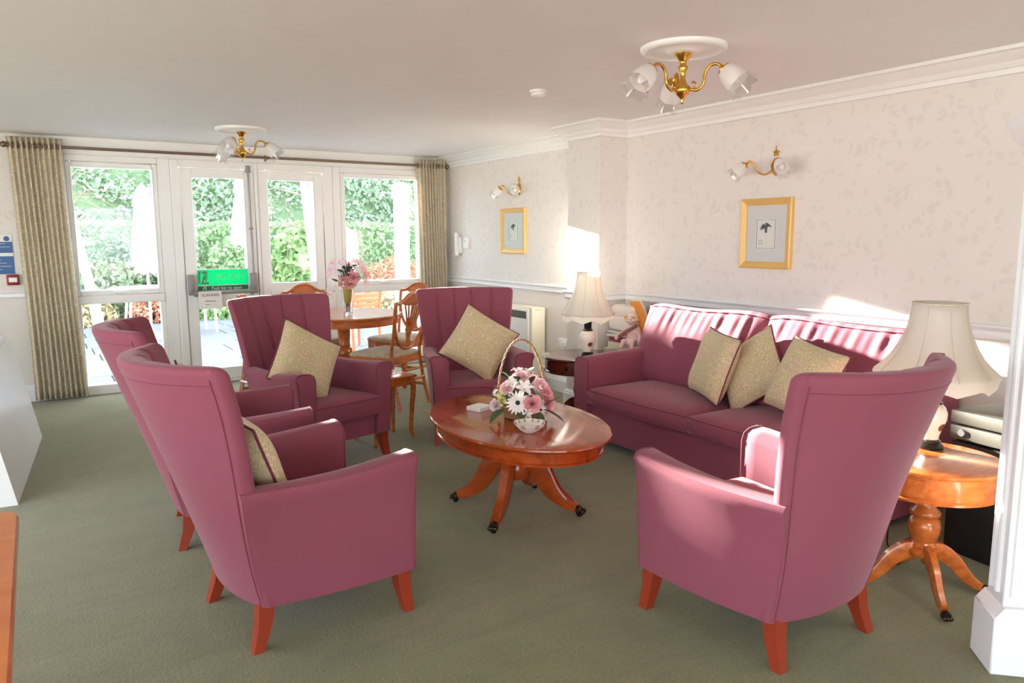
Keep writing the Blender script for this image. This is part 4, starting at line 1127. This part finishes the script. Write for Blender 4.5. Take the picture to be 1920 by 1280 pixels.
# ================================================================== FLOWERS
def orient(p, d, s=1.0, spin=0.0):
    return Matrix.Translation(p) @ Vector(d).normalized().to_track_quat('Z', 'Y').to_matrix().to_4x4() @ Matrix.Rotation(spin, 4, 'Z') @ Matrix.Scale(s, 4)
def petal(b, Mx, ang, ln, wd, lift, curl=.3, r0=.004):
    R = Mx @ Matrix.Rotation(ang, 4, 'Z')
    rows = []
    for i in range(5):
        u = i / 4; w_ = wd * (sin(pi * (.12 + .86 * u)) ** .8) * .5 if u < 1 else wd * .08
        r = r0 + ln * u * cos(lift) ; z = ln * u * sin(lift) - curl * ln * u * u
        rows.append([(r, -w_, z + .18 * w_), (r, 0, z), (r, w_, z + .18 * w_)])
    b.loft(rows, (False, False), False, R)
def gerbera(parent, p, d, s=1.0, mat='petal_white'):
    b = B(); Mx = orient(p, d, s)
    for k in range(18): petal(b, Mx, 2 * pi * k / 18, .05, .015, .25 if k % 2 else .1, .15, .008)
    f = obj('gerbera', b, mat, parent, 180)
    obj('eye', B().ball((0, 0, .004), .011, 10, 6, Mx, .6), 'flower_eye', f)
def rose(parent, p, d, s=1.0, mat='petal_rose', spin=0):
    b = B(); Mx = orient(p, d, s, spin)
    for lay, (r0, ln, wd, lift, n) in enumerate(((.002, .03, .026, 1.45, 4), (.006, .034, .034, 1.2, 5), (.010, .036, .042, .85, 5), (.012, .036, .044, .45, 6))):
        for k in range(n): petal(b, Mx, 2 * pi * k / n + lay * .6, ln, wd, lift, .15, r0)
    return obj('rose', b, mat, parent, 180)
def lily(parent, p, d, s=1.0, mat='petal_white', spin=0):
    b = B(); Mx = orient(p, d, s, spin)
    for k in range(6): petal(b, Mx, 2 * pi * k / 6, .075, .026 if k % 2 else .02, .95, .55, .003)
    return obj('lily', b, mat, parent, 180)
def cluster(parent, p, d, s=1.0, mat='petal_lime', n=14, seed=0):
    rnd = random.Random(seed); b = B(); Mx = orient(p, d, s)
    for k in range(n):
        v = Vector((rnd.gauss(0, 1), rnd.gauss(0, 1), rnd.gauss(.3, 1))).normalized() * .024
        for q in range(4): petal(b, Mx @ orient(v, v, 1, q), q * pi / 2, .011, .011, .3, .2, .0)
    return obj('blossom_cluster', b, mat, parent, 180)
def leaf(parent, p, d, ln, wd, mat='leaf_green', droop=.4, spin=0, name='leaf'):
    b = B(); d = Vector(d).normalized()
    side = d.cross(Vector((0, 0, 1))); side = side.normalized() if side.length > 1e-3 else Vector((1, 0, 0)); up = side.cross(d)
    side = side * cos(spin) + up * sin(spin); up = side.cross(d)
    rows = []
    for i in range(7):
        u = i / 6; w_ = wd * .5 * sin(pi * min(.98, .08 + u * .92)) ** .9 if u < 1 else .0008
        c = Vector(p) + d * ln * u - Vector((0, 0, 1)) * droop * ln * u * u
        rows.append([tuple(c - side * w_ + up * w_ * .3), tuple(c), tuple(c + side * w_ + up * w_ * .3)])
    b.loft(rows, (False, False), False)
    return obj(name, b, mat, parent, 180)

# basket on the coffee table; local x = image right, y = away from the camera
t = thing('flower_basket', 'wicker basket of silk flowers with a tall hoop handle on the coffee table', 'flower basket', (2.135, 3.275, .5), radians(-32.4))
b = B()
for k in range(7):
    z = .008 + k * .0088; rr = 1 + .02 * k + .02 * (k % 2)
    b.loop([((.088 * rr + .002 * (1 if (j + k) % 2 else -1)) * cos(2 * pi * j / 32), (.070 * rr + .002 * (1 if (j + k) % 2 else -1)) * sin(2 * pi * j / 32), z) for j in range(32)], .0055, 6)
bs = obj('basket', b, 'wicker', t, 180)
obj('basket_base', B().lathe([(.06, 0), (1 * .088, .004), (.088, .06), (.05, .055)], 28, sy=.8), 'wicker', bs)
b = B()
for k in range(2):
    P = []
    for i in range(60):
        a = pi * i / 59; tw = 2 * pi * i / 59 * 11 + k * pi
        P.append(((.128 + .004 * cos(tw)) * cos(a) * 1.0, .004 * sin(tw), .02 + (.40 + .004 * cos(tw)) * sin(a) ** .85))
    b.tube(P, .0038, 6)
obj('handle', b, 'wicker', t, 180)
for p, d, f, s, m in [((-.02, -.10, .10), (-.05, -.95, .3), 'g', 1.0, 'petal_white'), ((.055, -.10, .095), (.15, -.9, .35), 'r', 1.05, 'petal_rose'),
                      ((-.135, -.05, .075), (-.6, -.7, .1), 'r', .75, 'petal_lilac'), ((-.075, -.03, .16), (-.35, -.6, .6), 'r', .9, 'petal_pink'),
                      ((.0, -.0, .215), (.0, -.4, .9), 'r', .95, 'petal_pink'), ((.055, .0, .205), (.3, -.5, .8), 'g', .8, 'petal_lilac'),
                      ((.10, -.02, .17), (.6, -.6, .5), 'r', 1.0, 'petal_pink'), ((.125, -.035, .13), (.8, -.6, .25), 'r', 1.0, 'petal_rose'),
                      ((.14, -.045, .085), (.8, -.6, .1), 'r', .95, 'petal_rose'), ((.015, -.06, .165), (.1, -.7, .6), 'l', .95, 'petal_white'),
                      ((-.045, -.035, .185), (-.3, -.5, .8), 'l', .8, 'petal_white'), ((.10, -.09, .06), (.5, -.8, .1), 'g', .6, 'petal_white'),
                      ((-.105, -.04, .125), (-.6, -.6, .4), 'c', 1.0, 'petal_lime'), ((-.10, -.075, .10), (-.5, -.8, .2), 'c', .9, 'petal_lime'),
                      ((-.13, -.02, .135), (-.7, -.4, .5), 'c', .8, 'petal_white'), ((-.03, .05, .19), (-.2, .5, .7), 'r', .9, 'petal_pink'), ((.06, .06, .16), (.3, .7, .5), 'g', .8, 'petal_white'),
                      ((-.02, .02, .24), (-.1, -.1, 1), 'l', .7, 'petal_pink'), ((.035, .01, .235), (.3, -.1, .9), 'l', .7, 'petal_lilac'), ((.03, -.115, .05), (.2, -1, 0), 'l', .6, 'petal_white')]:
    s *= 1.14
    if f == 'g': gerbera(t, p, d, s, m)
    elif f == 'r': rose(t, p, d, s, m)
    elif f == 'l': lily(t, p, d, s, m)
    else: cluster(t, p, d, s, m, 14, int(p[0] * 1000))
for p, d, ln, wd, m, dr in [((-.09, -.08, .06), (-.6, -.6, -.15), .11, .06, 'leaf_green', .35), ((.10, -.07, .07), (.8, -.3, .5), .13, .035, 'leaf_green', .0), ((.11, -.08, .06), (.8, -.4, -.1), .13, .03, 'leaf_dark', .35),
                            ((.06, -.09, .05), (.5, -.7, -.1), .10, .05, 'leaf_green', .3), ((-.06, .0, .21), (-.7, -.1, .6), .07, .05, 'leaf_bright', .1), ((.03, .03, .22), (.5, .1, .8), .08, .05, 'leaf_bright', .3),
                            ((-.12, -.03, .11), (-.9, -.2, .25), .09, .03, 'leaf_green', .1), ((.03, -.05, .13), (.2, -.8, .3), .08, .05, 'leaf_dark', .3), ((-.05, -.06, .13), (-.3, -.8, .2), .08, .045, 'leaf_green', .3),
                            ((.08, .02, .17), (.7, .3, .4), .09, .045, 'leaf_dark', .3), ((-.09, .03, .14), (-.7, .5, .3), .10, .05, 'leaf_dark', .3), ((0, .09, .12), (0, 1, .2), .11, .06, 'leaf_green', .3), ((.05, -.03, .19), (.2, -.4, .7), .07, .04, 'leaf_dark', .2),
                            ((-.02, -.03, .2), (-.2, -.5, .7), .06, .04, 'leaf_dark', .2), ((.0, -.1, .05), (0, -1, -.1), .07, .05, 'leaf_green', .3)]:
    leaf(t, p, d, ln, wd, m, dr)
obj('moss', B().ball((0, 0, .07), .085, 18, 10, None, 1.5), 'leaf_dark', t, 180)

# patterned bowl
t = thing('china_bowl', 'small white china bowl with brown pattern on the coffee table', 'bowl', (2.00, 2.995, .5))
prof_o = [(.03, 0), (.034, .004), (.055, .018), (.070, .036), (.080, .05)]
prof_i = [(.077, .05), (.067, .036), (.052, .02), (.03, .009), (.0005, .008)]
n = 48
R = lambda r, z: [((r * (1 + .05 * cos(6 * 2 * pi * j / n) * (z / .05) ** 2)) * cos(2 * pi * j / n), (r * (1 + .05 * cos(6 * 2 * pi * j / n) * (z / .05) ** 2)) * sin(2 * pi * j / n), z) for j in range(n)]
obj('bowl', B().loft([R(*p) for p in prof_o + prof_i], (True, True)), 'porcelain', t, 60)
b = B()
for k in range(6):
    a0 = 2 * pi * k / 6 + pi / 6
    for j in range(-3, 4):
        a = a0 + j * .085; h = .010 * (1 - (j / 3.6) ** 2)
        b.tube([((.0755 - .01 * q) * cos(a), (.0755 - .01 * q) * sin(a), .049 - .016 * q) for q in (0, .5, 1.0 + h * 30)], .0022, 4)
obj('painted_border', b, 'bowl_print', t, 60)
t = thing('coaster_pad', 'pale grey notepad on the coffee table behind the flower basket', 'notepad', (2.035, 3.55, .5), radians(20))
obj('pad', B().rbox(-.055, .055, -.05, .05, 0, .018, .002), 'paper_grey', t)
obj('cover', B().rbox(-.056, .056, -.051, .051, .0185, .022, .001), 'paper', t)

# vase on the dining table
t = thing('flower_vase', 'clear glass vase of pink and white flowers on the dining table', 'flower vase', (2.335, 6.42, .76), radians(-25))
n = 24
vo_ = [(.042, 0), (.044, .01), (.04, .03), (.041, .10), (.046, .17), (.052, .235)]; vi_ = [(.048, .235), (.042, .17), (.037, .10), (.036, .03), (.001, .025)]
obj('glass', B().lathe(vo_ + vi_, n), 'clear_glass', t, 60)
obj('yellow_tissue', B().lathe([(.012, .10), (.03, .12), (.036, .17), (.043, .25), (.03, .24)], 16), 'foil_yellow', t, 60)
b = B(); rnd = random.Random(4)
for k in range(9):
    a = 2 * pi * k / 9
    b.tube([(.015 * cos(a), .015 * sin(a), .03), (.02 * cos(a + .5), .02 * sin(a + .5), .22), (.08 * cos(a + .3), .06 * sin(a + .3), .36)], .003, 5)
obj('stems', b, 'leaf_dark', t, 60)
fl = [((-.02, -.05, .30), 'r', 'petal_coral', 1.1), ((.03, -.06, .29), 'r', 'petal_coral', 1.0), ((.06, -.05, .34), 'r', 'petal_rose', 1.1), ((.02, -.04, .345), 'r', 'petal_coral', .9), ((-.09, -.03, .31), 'l', 'petal_white', .8), ((-.05, -.05, .28), 'l', 'petal_white', .8),
      ((-.115, .0, .42), 'l', 'petal_lilac', .85), ((-.14, .01, .37), 'l', 'petal_pink', .85), ((-.11, .02, .47), 'l', 'petal_pink', .7), ((.13, -.01, .42), 'l', 'petal_pink', 1.0), ((.15, -.01, .36), 'l', 'petal_rose', .9), ((.10, .0, .46), 'l', 'petal_lilac', .8),
      ((.02, .02, .44), 'l', 'petal_pink', .8), ((-.04, .02, .46), 'l', 'petal_lilac', .7), ((.06, .02, .47), 'l', 'petal_pink', .7), ((.155, -.02, .29), 'l', 'petal_pink', .7), ((-.16, -.02, .23), 'c', 'petal_white', 1.0), ((-.13, -.03, .20), 'c', 'petal_lilac', 1.0),
      ((-.17, -.01, .17), 'c', 'petal_white', .8), ((-.10, -.03, .24), 'c', 'petal_white', .8), ((0, -.02, .40), 'l', 'petal_white', .7), ((.09, -.03, .40), 'l', 'petal_white', .7), ((0, .08, .38), 'r', 'petal_rose', 1.0), ((-.06, .08, .36), 'l', 'petal_white', .9)]
for p, f, m, s in fl:
    d = (p[0] * 3, p[1] * 3 - .4, (p[2] - .25) * 2); s *= 1.3
    if f == 'r': rose(t, p, d, s, m)
    elif f == 'l': lily(t, p, d, s, m, p[0] * 9)
    else: cluster(t, p, d, s, m, 8, int(p[0] * 1000))
for k in range(22):
    a = rnd.uniform(0, 2 * pi); q = rnd.uniform(.01, .07); z = rnd.uniform(.24, .42)
    leaf(t, (q * cos(a), q * sin(a), z), (cos(a), sin(a) * .7, rnd.uniform(.1, 1.3)), rnd.uniform(.07, .13), rnd.uniform(.018, .035), rnd.choice(['leaf_green', 'leaf_dark', 'leaf_green']), rnd.uniform(.0, .5), rnd.uniform(-1, 1))
for k in range(5):
    leaf(t, (-.03 + k * .012, -.04, .26 + .02 * k), (-.15 + .05 * k, -.2, 1), .16, .022, 'leaf_dark', .05, .4)

# ================================================================== THE GARDEN
tag(obj('ground', B().box(-40, 40, -40, 60, -.35, -.12), 'bounce_gravel', smooth=0), 'pale gravel around the house, lightened to bounce daylight indoors', kind='structure')
tag(obj('house_step', B().box(XL - .2, XW + .2, YB + .06, YB + .42, -.12, -.01), 'patio_slab', smooth=0), 'stone threshold outside the glazed doors', kind='structure')
pt = tag(bpy.data.objects.new('patio', None), 'pale stone patio outside the windows', kind='structure'); COL.objects.link(pt)
obj('bedding', B().box(-3.6, 8.4, 8.3, 14.45, -.119, -.035), 'patio_joint', pt, 0)
slabs = []
for (sx, sy) in ((.885, .585), (.585, .585)):
    bb = B().rbox(-sx / 2, sx / 2, -sy / 2, sy / 2, -.02, .02, .006, 1)
    slabs.append(obj('paving_slab', bb, 'patio_slab', pt, 30))
rnd = random.Random(11); first = [True, True]
row = 0; y = 8.62
while y < 14.3:
    x = -3.3 + (row % 3) * .25
    while x < 8.2:
        k = rnd.choice([0, 0, 1]); wd = .9 if k == 0 else .6
        o = slabs[k] if first[k] else slabs[k].copy()
        if not first[k]: COL.objects.link(o)
        first[k] = False; o.parent = pt
        o.location = (x + wd / 2, y, -.02 + rnd.uniform(-.004, .003)); o.rotation_euler = (rnd.uniform(-.004, .004), rnd.uniform(-.004, .004), 0)
        x += wd
    y += .6; row += 1

def leaves(parent, pts, size, mat, seed=0, name='foliage', asp=.6):
    rnd = random.Random(seed); V = []; F = []
    for p, nrm in pts:
        d = (Vector(nrm) + Vector((rnd.gauss(0, .7), rnd.gauss(0, .7), rnd.gauss(-.1, .7)))).normalized()
        a = d.orthogonal().normalized(); a.rotate(Matrix.Rotation(rnd.uniform(0, 2 * pi), 3, d)); c = d.cross(a)
        s = size * rnd.uniform(.6, 1.3); p = Vector(p); o = len(V)
        V += [tuple(p - a * s * .5), tuple(p + c * s * asp * .5 + d * s * .08), tuple(p + a * s * .6), tuple(p - c * s * asp * .5 + d * s * .08)]
        F.append((o, o + 1, o + 2, o + 3))
    o = raw(name, V, F, mat, parent); o['kind'] = 'stuff'
    return o
def ellipsoid_pts(c, r, n, rnd, shell=.35):
    out = []
    while len(out) < n:
        v = Vector((rnd.gauss(0, 1), rnd.gauss(0, 1), rnd.gauss(0, 1))).normalized()
        k = 1 - shell * rnd.random() ** 2
        k *= 1 + .12 * sin(7 * v.x + 3) * sin(6 * v.z + 1)
        p = Vector((c[0] + v.x * r[0] * k, c[1] + v.y * r[1] * k, c[2] + v.z * r[2] * k))
        if p.z < -.08: continue
        out.append((p, v))
    return out
def hedge(name, label, x0, x1, y0, y1, z1, n, size, mat, seed, wob=.08):
    t = thing(name, label, 'hedge', ((x0 + x1) / 2, (y0 + y1) / 2, -.12))
    ox, oy = t.location.x, t.location.y
    rnd = random.Random(seed)
    obj('solid_core', B().box(x0 + .12 - ox, x1 - .12 - ox, y0 + .14 - oy, y1 - .14 - oy, 0, z1 - .06 + .12), 'hedge_core', t, 0)  # solid block added behind the leaves to stop low sun
    pts = []
    for k in range(n):
        x = rnd.uniform(x0, x1)
        if rnd.random() < .82:
            z = rnd.uniform(0, z1); y = y0 + rnd.uniform(0, .16) + wob * sin(x * 2.3 + 1.3 * sin(z * 2.7)) * sin(z * 3.1 + x)
            pts.append(((x - ox, y - oy, z + .12), (0, -1, .25)))
        else:
            pts.append(((x - ox, rnd.uniform(y0, y1) - oy, z1 + .12 + rnd.uniform(-.05, .05)), (0, 0, 1)))
    leaves(t, pts, size, mat, seed)
    return t
hedge('ivy_hedge', 'tall ivy covered hedge closing off the garden', -7, 14, 17.4, 18.6, 3.42, 42000, .125, 'ivy_leaf', 1, .14)
hedge('clipped_hedge', 'lower clipped green hedge in front of the ivy hedge', -4, 11, 15.4, 16.3, 1.72, 15000, .10, 'clipped_leaf', 2, .10)
GS = 'shrubs along the patio edge'
def shrub(label, c, r, n, size, mat, seed, name='garden_shrub'):
    t = thing(name, label, 'shrub', (c[0], c[1], -.12), group=GS)
    rnd = random.Random(seed)
    leaves(t, ellipsoid_pts((0, 0, c[2] + .12), r, n, rnd), size, mat, seed)
    b = B()
    for k in range(5):
        a = 2 * pi * k / 5
        b.tube([(.04 * cos(a), .04 * sin(a), 0), (.4 * r[0] * cos(a), .4 * r[1] * sin(a), c[2]), (.7 * r[0] * cos(a + .3), .7 * r[1] * sin(a + .3), c[2] + r[2] * .6)], [.02, .012, .005], 5)
    obj('stem', b, 'twig', t, 60)
shrub('pale variegated shrub seen through the left window', (1.2, 14.8, .62), (.6, .45, .95), 2600, .12, 'shrub_leaf', 3)
shrub('pale shrub low behind the parasol in the left window', (2.2, 14.82, .45), (.55, .42, .8), 2000, .11, 'shrub_leaf', 4)
shrub('rounded green shrub seen through the fire exit door', (3.25, 14.85, .55), (.6, .42, .9), 2600, .10, 'clipped_leaf', 5)
shrub('bright green laurel seen through the second door', (4.4, 14.55, .75), (.6, .45, .95), 1900, .16, 'shrub_leaf_green', 6)
shrub('silvery low shrub seen through the second door', (4.65, 13.65, .25), (.5, .38, .6), 1700, .09, 'shrub_leaf', 7)
shrub('russet leaved shrub seen through the right window', (5.95, 13.5, .35), (.7, .42, .72), 2200, .09, 'russet_leaf', 8)
shrub('straw coloured grasses below the right window', (5.2, 12.75, .05), (.7, .3, .5), 1800, .08, 'straw_leaf', 9)
shrub('straw coloured plants at the patio edge in the left window', (.75, 14.2, .05), (.4, .22, .5), 1200, .09, 'straw_leaf', 10)
shrub('russet plants at the patio edge in the left window', (1.7, 14.2, .05), (.45, .22, .45), 1300, .09, 'russet_leaf', 12)
shrub('green plants at the foot of the fire exit view', (2.7, 14.2, .05), (.38, .22, .4), 900, .12, 'shrub_leaf_green', 13)
shrub('mixed russet plants in the shade right of the fire exit view', (3.55, 14.2, .1), (.4, .22, .45), 1100, .08, 'russet_leaf', 14)

def birch(label, base, top, seed, r0):
    t = thing('birch_tree', label, 'tree', (base[0], base[1], -.12), group='bare silver birches')
    rnd = random.Random(seed); d = Vector(top) - Vector(base)
    P = [(d * u + Vector((.05 * sin(4 * u + seed), 0, 0))) for u in [i / 10 for i in range(11)]]
    obj('trunk', B().tube(P, [lerp(r0, r0 * .35, i / 10) for i in range(11)], 10), 'birch_bark', t, 60)
    for k in range(9):
        u = rnd.uniform(.35, .95); p = d * u; a = rnd.uniform(0, 2 * pi)
        e = Vector((cos(a), sin(a) * .5, rnd.uniform(-.1, .6))) * rnd.uniform(.7, 1.4)
        b = B().tube([p, p + e * .5 + Vector((0, 0, .1)), p + e + Vector((0, 0, -.1))], [.018, .011, .004], 5)
        for q in range(4):
            s_ = p + e * rnd.uniform(.3, .9); f = Vector((rnd.gauss(0, .4), rnd.gauss(0, .2), rnd.uniform(-.7, .2)))
            b.tube([s_, s_ + f * .6, s_ + f], [.006, .004, .002], 4)
        obj('branch', b, 'twig', t, 60)
birch('leaning white birch trunk beside the left curtain', (.735, 12.9, 0), (.10, 12.9, 4.6), 1, .085)
birch('white birch trunk seen through the second door', (4.17, 12.9, 0), (3.9, 12.9, 4.6), 2, .10)

def parasol(label, x, y, ztop, zbot, r, group='closed white parasols'):
    t = thing('closed_parasol', label, 'parasol', (x, y, 0), group=group)
    n = 32; rings = []
    for v in [i / 12 for i in range(13)]:
        z = lerp(zbot, ztop, v)
        rad = r * (1 - .72 * v ** 1.6) * (1 if v < .97 else .4)
        rings.append([((rad * (1 + .16 * cos(8 * 2 * pi * j / n))) * cos(2 * pi * j / n), (rad * (1 + .16 * cos(8 * 2 * pi * j / n))) * sin(2 * pi * j / n), z) for j in range(n)])
    obj('canopy', B().loft(rings, (False, True)), 'parasol_cloth', t, 180)
    rings = [[(.95 * a_ * cos(2 * pi * j / n), .95 * a_ * sin(2 * pi * j / n), z + .03 * cos(8 * 2 * pi * j / n)) for j in range(n)] for a_, z in ((.10, zbot + .04), (.17, zbot - .05), (.19, zbot - .10))]
    obj('valance', B().loft(rings, (False, False)), 'parasol_lining', t, 180)
    zc = lerp(zbot, ztop, .76)
    obj('vent_cap', B().loft([[(q * (1 + .1 * cos(8 * 2 * pi * j / n)) * cos(2 * pi * j / n), q * (1 + .1 * cos(8 * 2 * pi * j / n)) * sin(2 * pi * j / n), z) for j in range(n)] for q, z in ((r * .74, zc), (r * .66, zc + .1), (r * .45, zc + .22), (r * .2, ztop + .03), (.01, ztop + .05))], (False, True)), 'parasol_cloth', t, 180)
    obj('pole', B().tube([(0, 0, .05), (0, 0, ztop)], .02, 10), 'garden_white', t)
    obj('base', B().lathe([(.24, -.001), (.25, .02), (.22, .06), (.05, .09), (.03, .14)], 24), 'garden_white', t)
parasol('closed white parasol outside the left window', 1.365, 12.0, 2.16, 1.05, .18)
parasol('closed white parasol outside the fire exit door', 2.80, 12.2, 2.36, 1.42, .18)
t = thing('garden_table', 'round white garden table under the closed parasol', 'table', (1.365, 12.0, 0))
obj('top', B().loft([[(r * cos(2 * pi * j / 40), r * sin(2 * pi * j / 40), z) for j in range(40)] for r, z in ((.04, .715), (.52, .715), (.54, .725), (.54, .74), (.52, .745), (.04, .745), (.04, .715))], (False, False)), 'garden_white', t, 40)
for k in range(4):
    a = pi / 4 + pi / 2 * k
    obj('leg', B().tube([(.36 * cos(a), .36 * sin(a), .715), (.46 * cos(a), .46 * sin(a), 0)], .018, 8), 'garden_white', t)
def garden_chair(label, x, y, rz, mat):
    t = thing('garden_chair', label, 'chair', (x, y, 0), rz, group='slatted garden chairs')
    for s in (-1, 1):
        obj('rear_leg', B().tube([(s * .22, -.22, 0), (s * .22, -.20, .42), (s * .22, -.27, .86)], .02, 6), mat, t)
        obj('front_leg', B().tube([(s * .22, .22, 0), (s * .22, .22, .62)], .02, 6), mat, t)
        obj('armrest', B().rbox(s * .22 - .03, s * .22 + .03, -.24, .26, .62, .645, .006), mat, t)
    for k in range(6): obj('seat_slat', B().rbox(-.22, .22, -.21 + .075 * k, -.15 + .075 * k, .42, .44, .004), mat, t)
    for k in range(6):
        z = .50 + .062 * k; y_ = -.20 - .07 * (z - .42) / .44
        obj('back_slat', B().rbox(-.21, .21, y_ - .01, y_ + .01, z, z + .048, .004), mat, t)
garden_chair('orange slatted wooden garden chair outside behind the flower vase', 3.50, 9.35, radians(18), 'garden_wood')
garden_chair('white slatted garden chair beside the round garden table', 2.05, 12.35, radians(100), 'garden_white')
t = thing('garden_post', 'tall white post outside the right window', 'post', (4.92, 11.0, 0))
obj('shaft', B().lathe([(.15, -.02), (.15, .1), (.125, .14), (.12, 2.05), (.14, 2.1), (.14, 2.2)], 20), 'garden_white', t)
obj('cap', B().lathe([(.16, 2.2), (.16, 2.24), (.05, 2.3)], 20), 'garden_white', t)
t = thing('garden_post', 'short white post outside the right window beside the door', 'post', (4.02, 11.0, 0))
obj('shaft', B().rbox(-.085, .085, -.085, .085, -.02, 1.5, .01), 'garden_white', t)
obj('cap', B().loft([[(-.1, -.1, 1.5), (.1, -.1, 1.5), (.1, .1, 1.5), (-.1, .1, 1.5)], [(-.1, -.1, 1.53), (.1, -.1, 1.53), (.1, .1, 1.53), (-.1, .1, 1.53)], [(-.01, -.01, 1.6), (.01, -.01, 1.6), (.01, .01, 1.6), (-.01, .01, 1.6)]]), 'garden_white', t, 30)
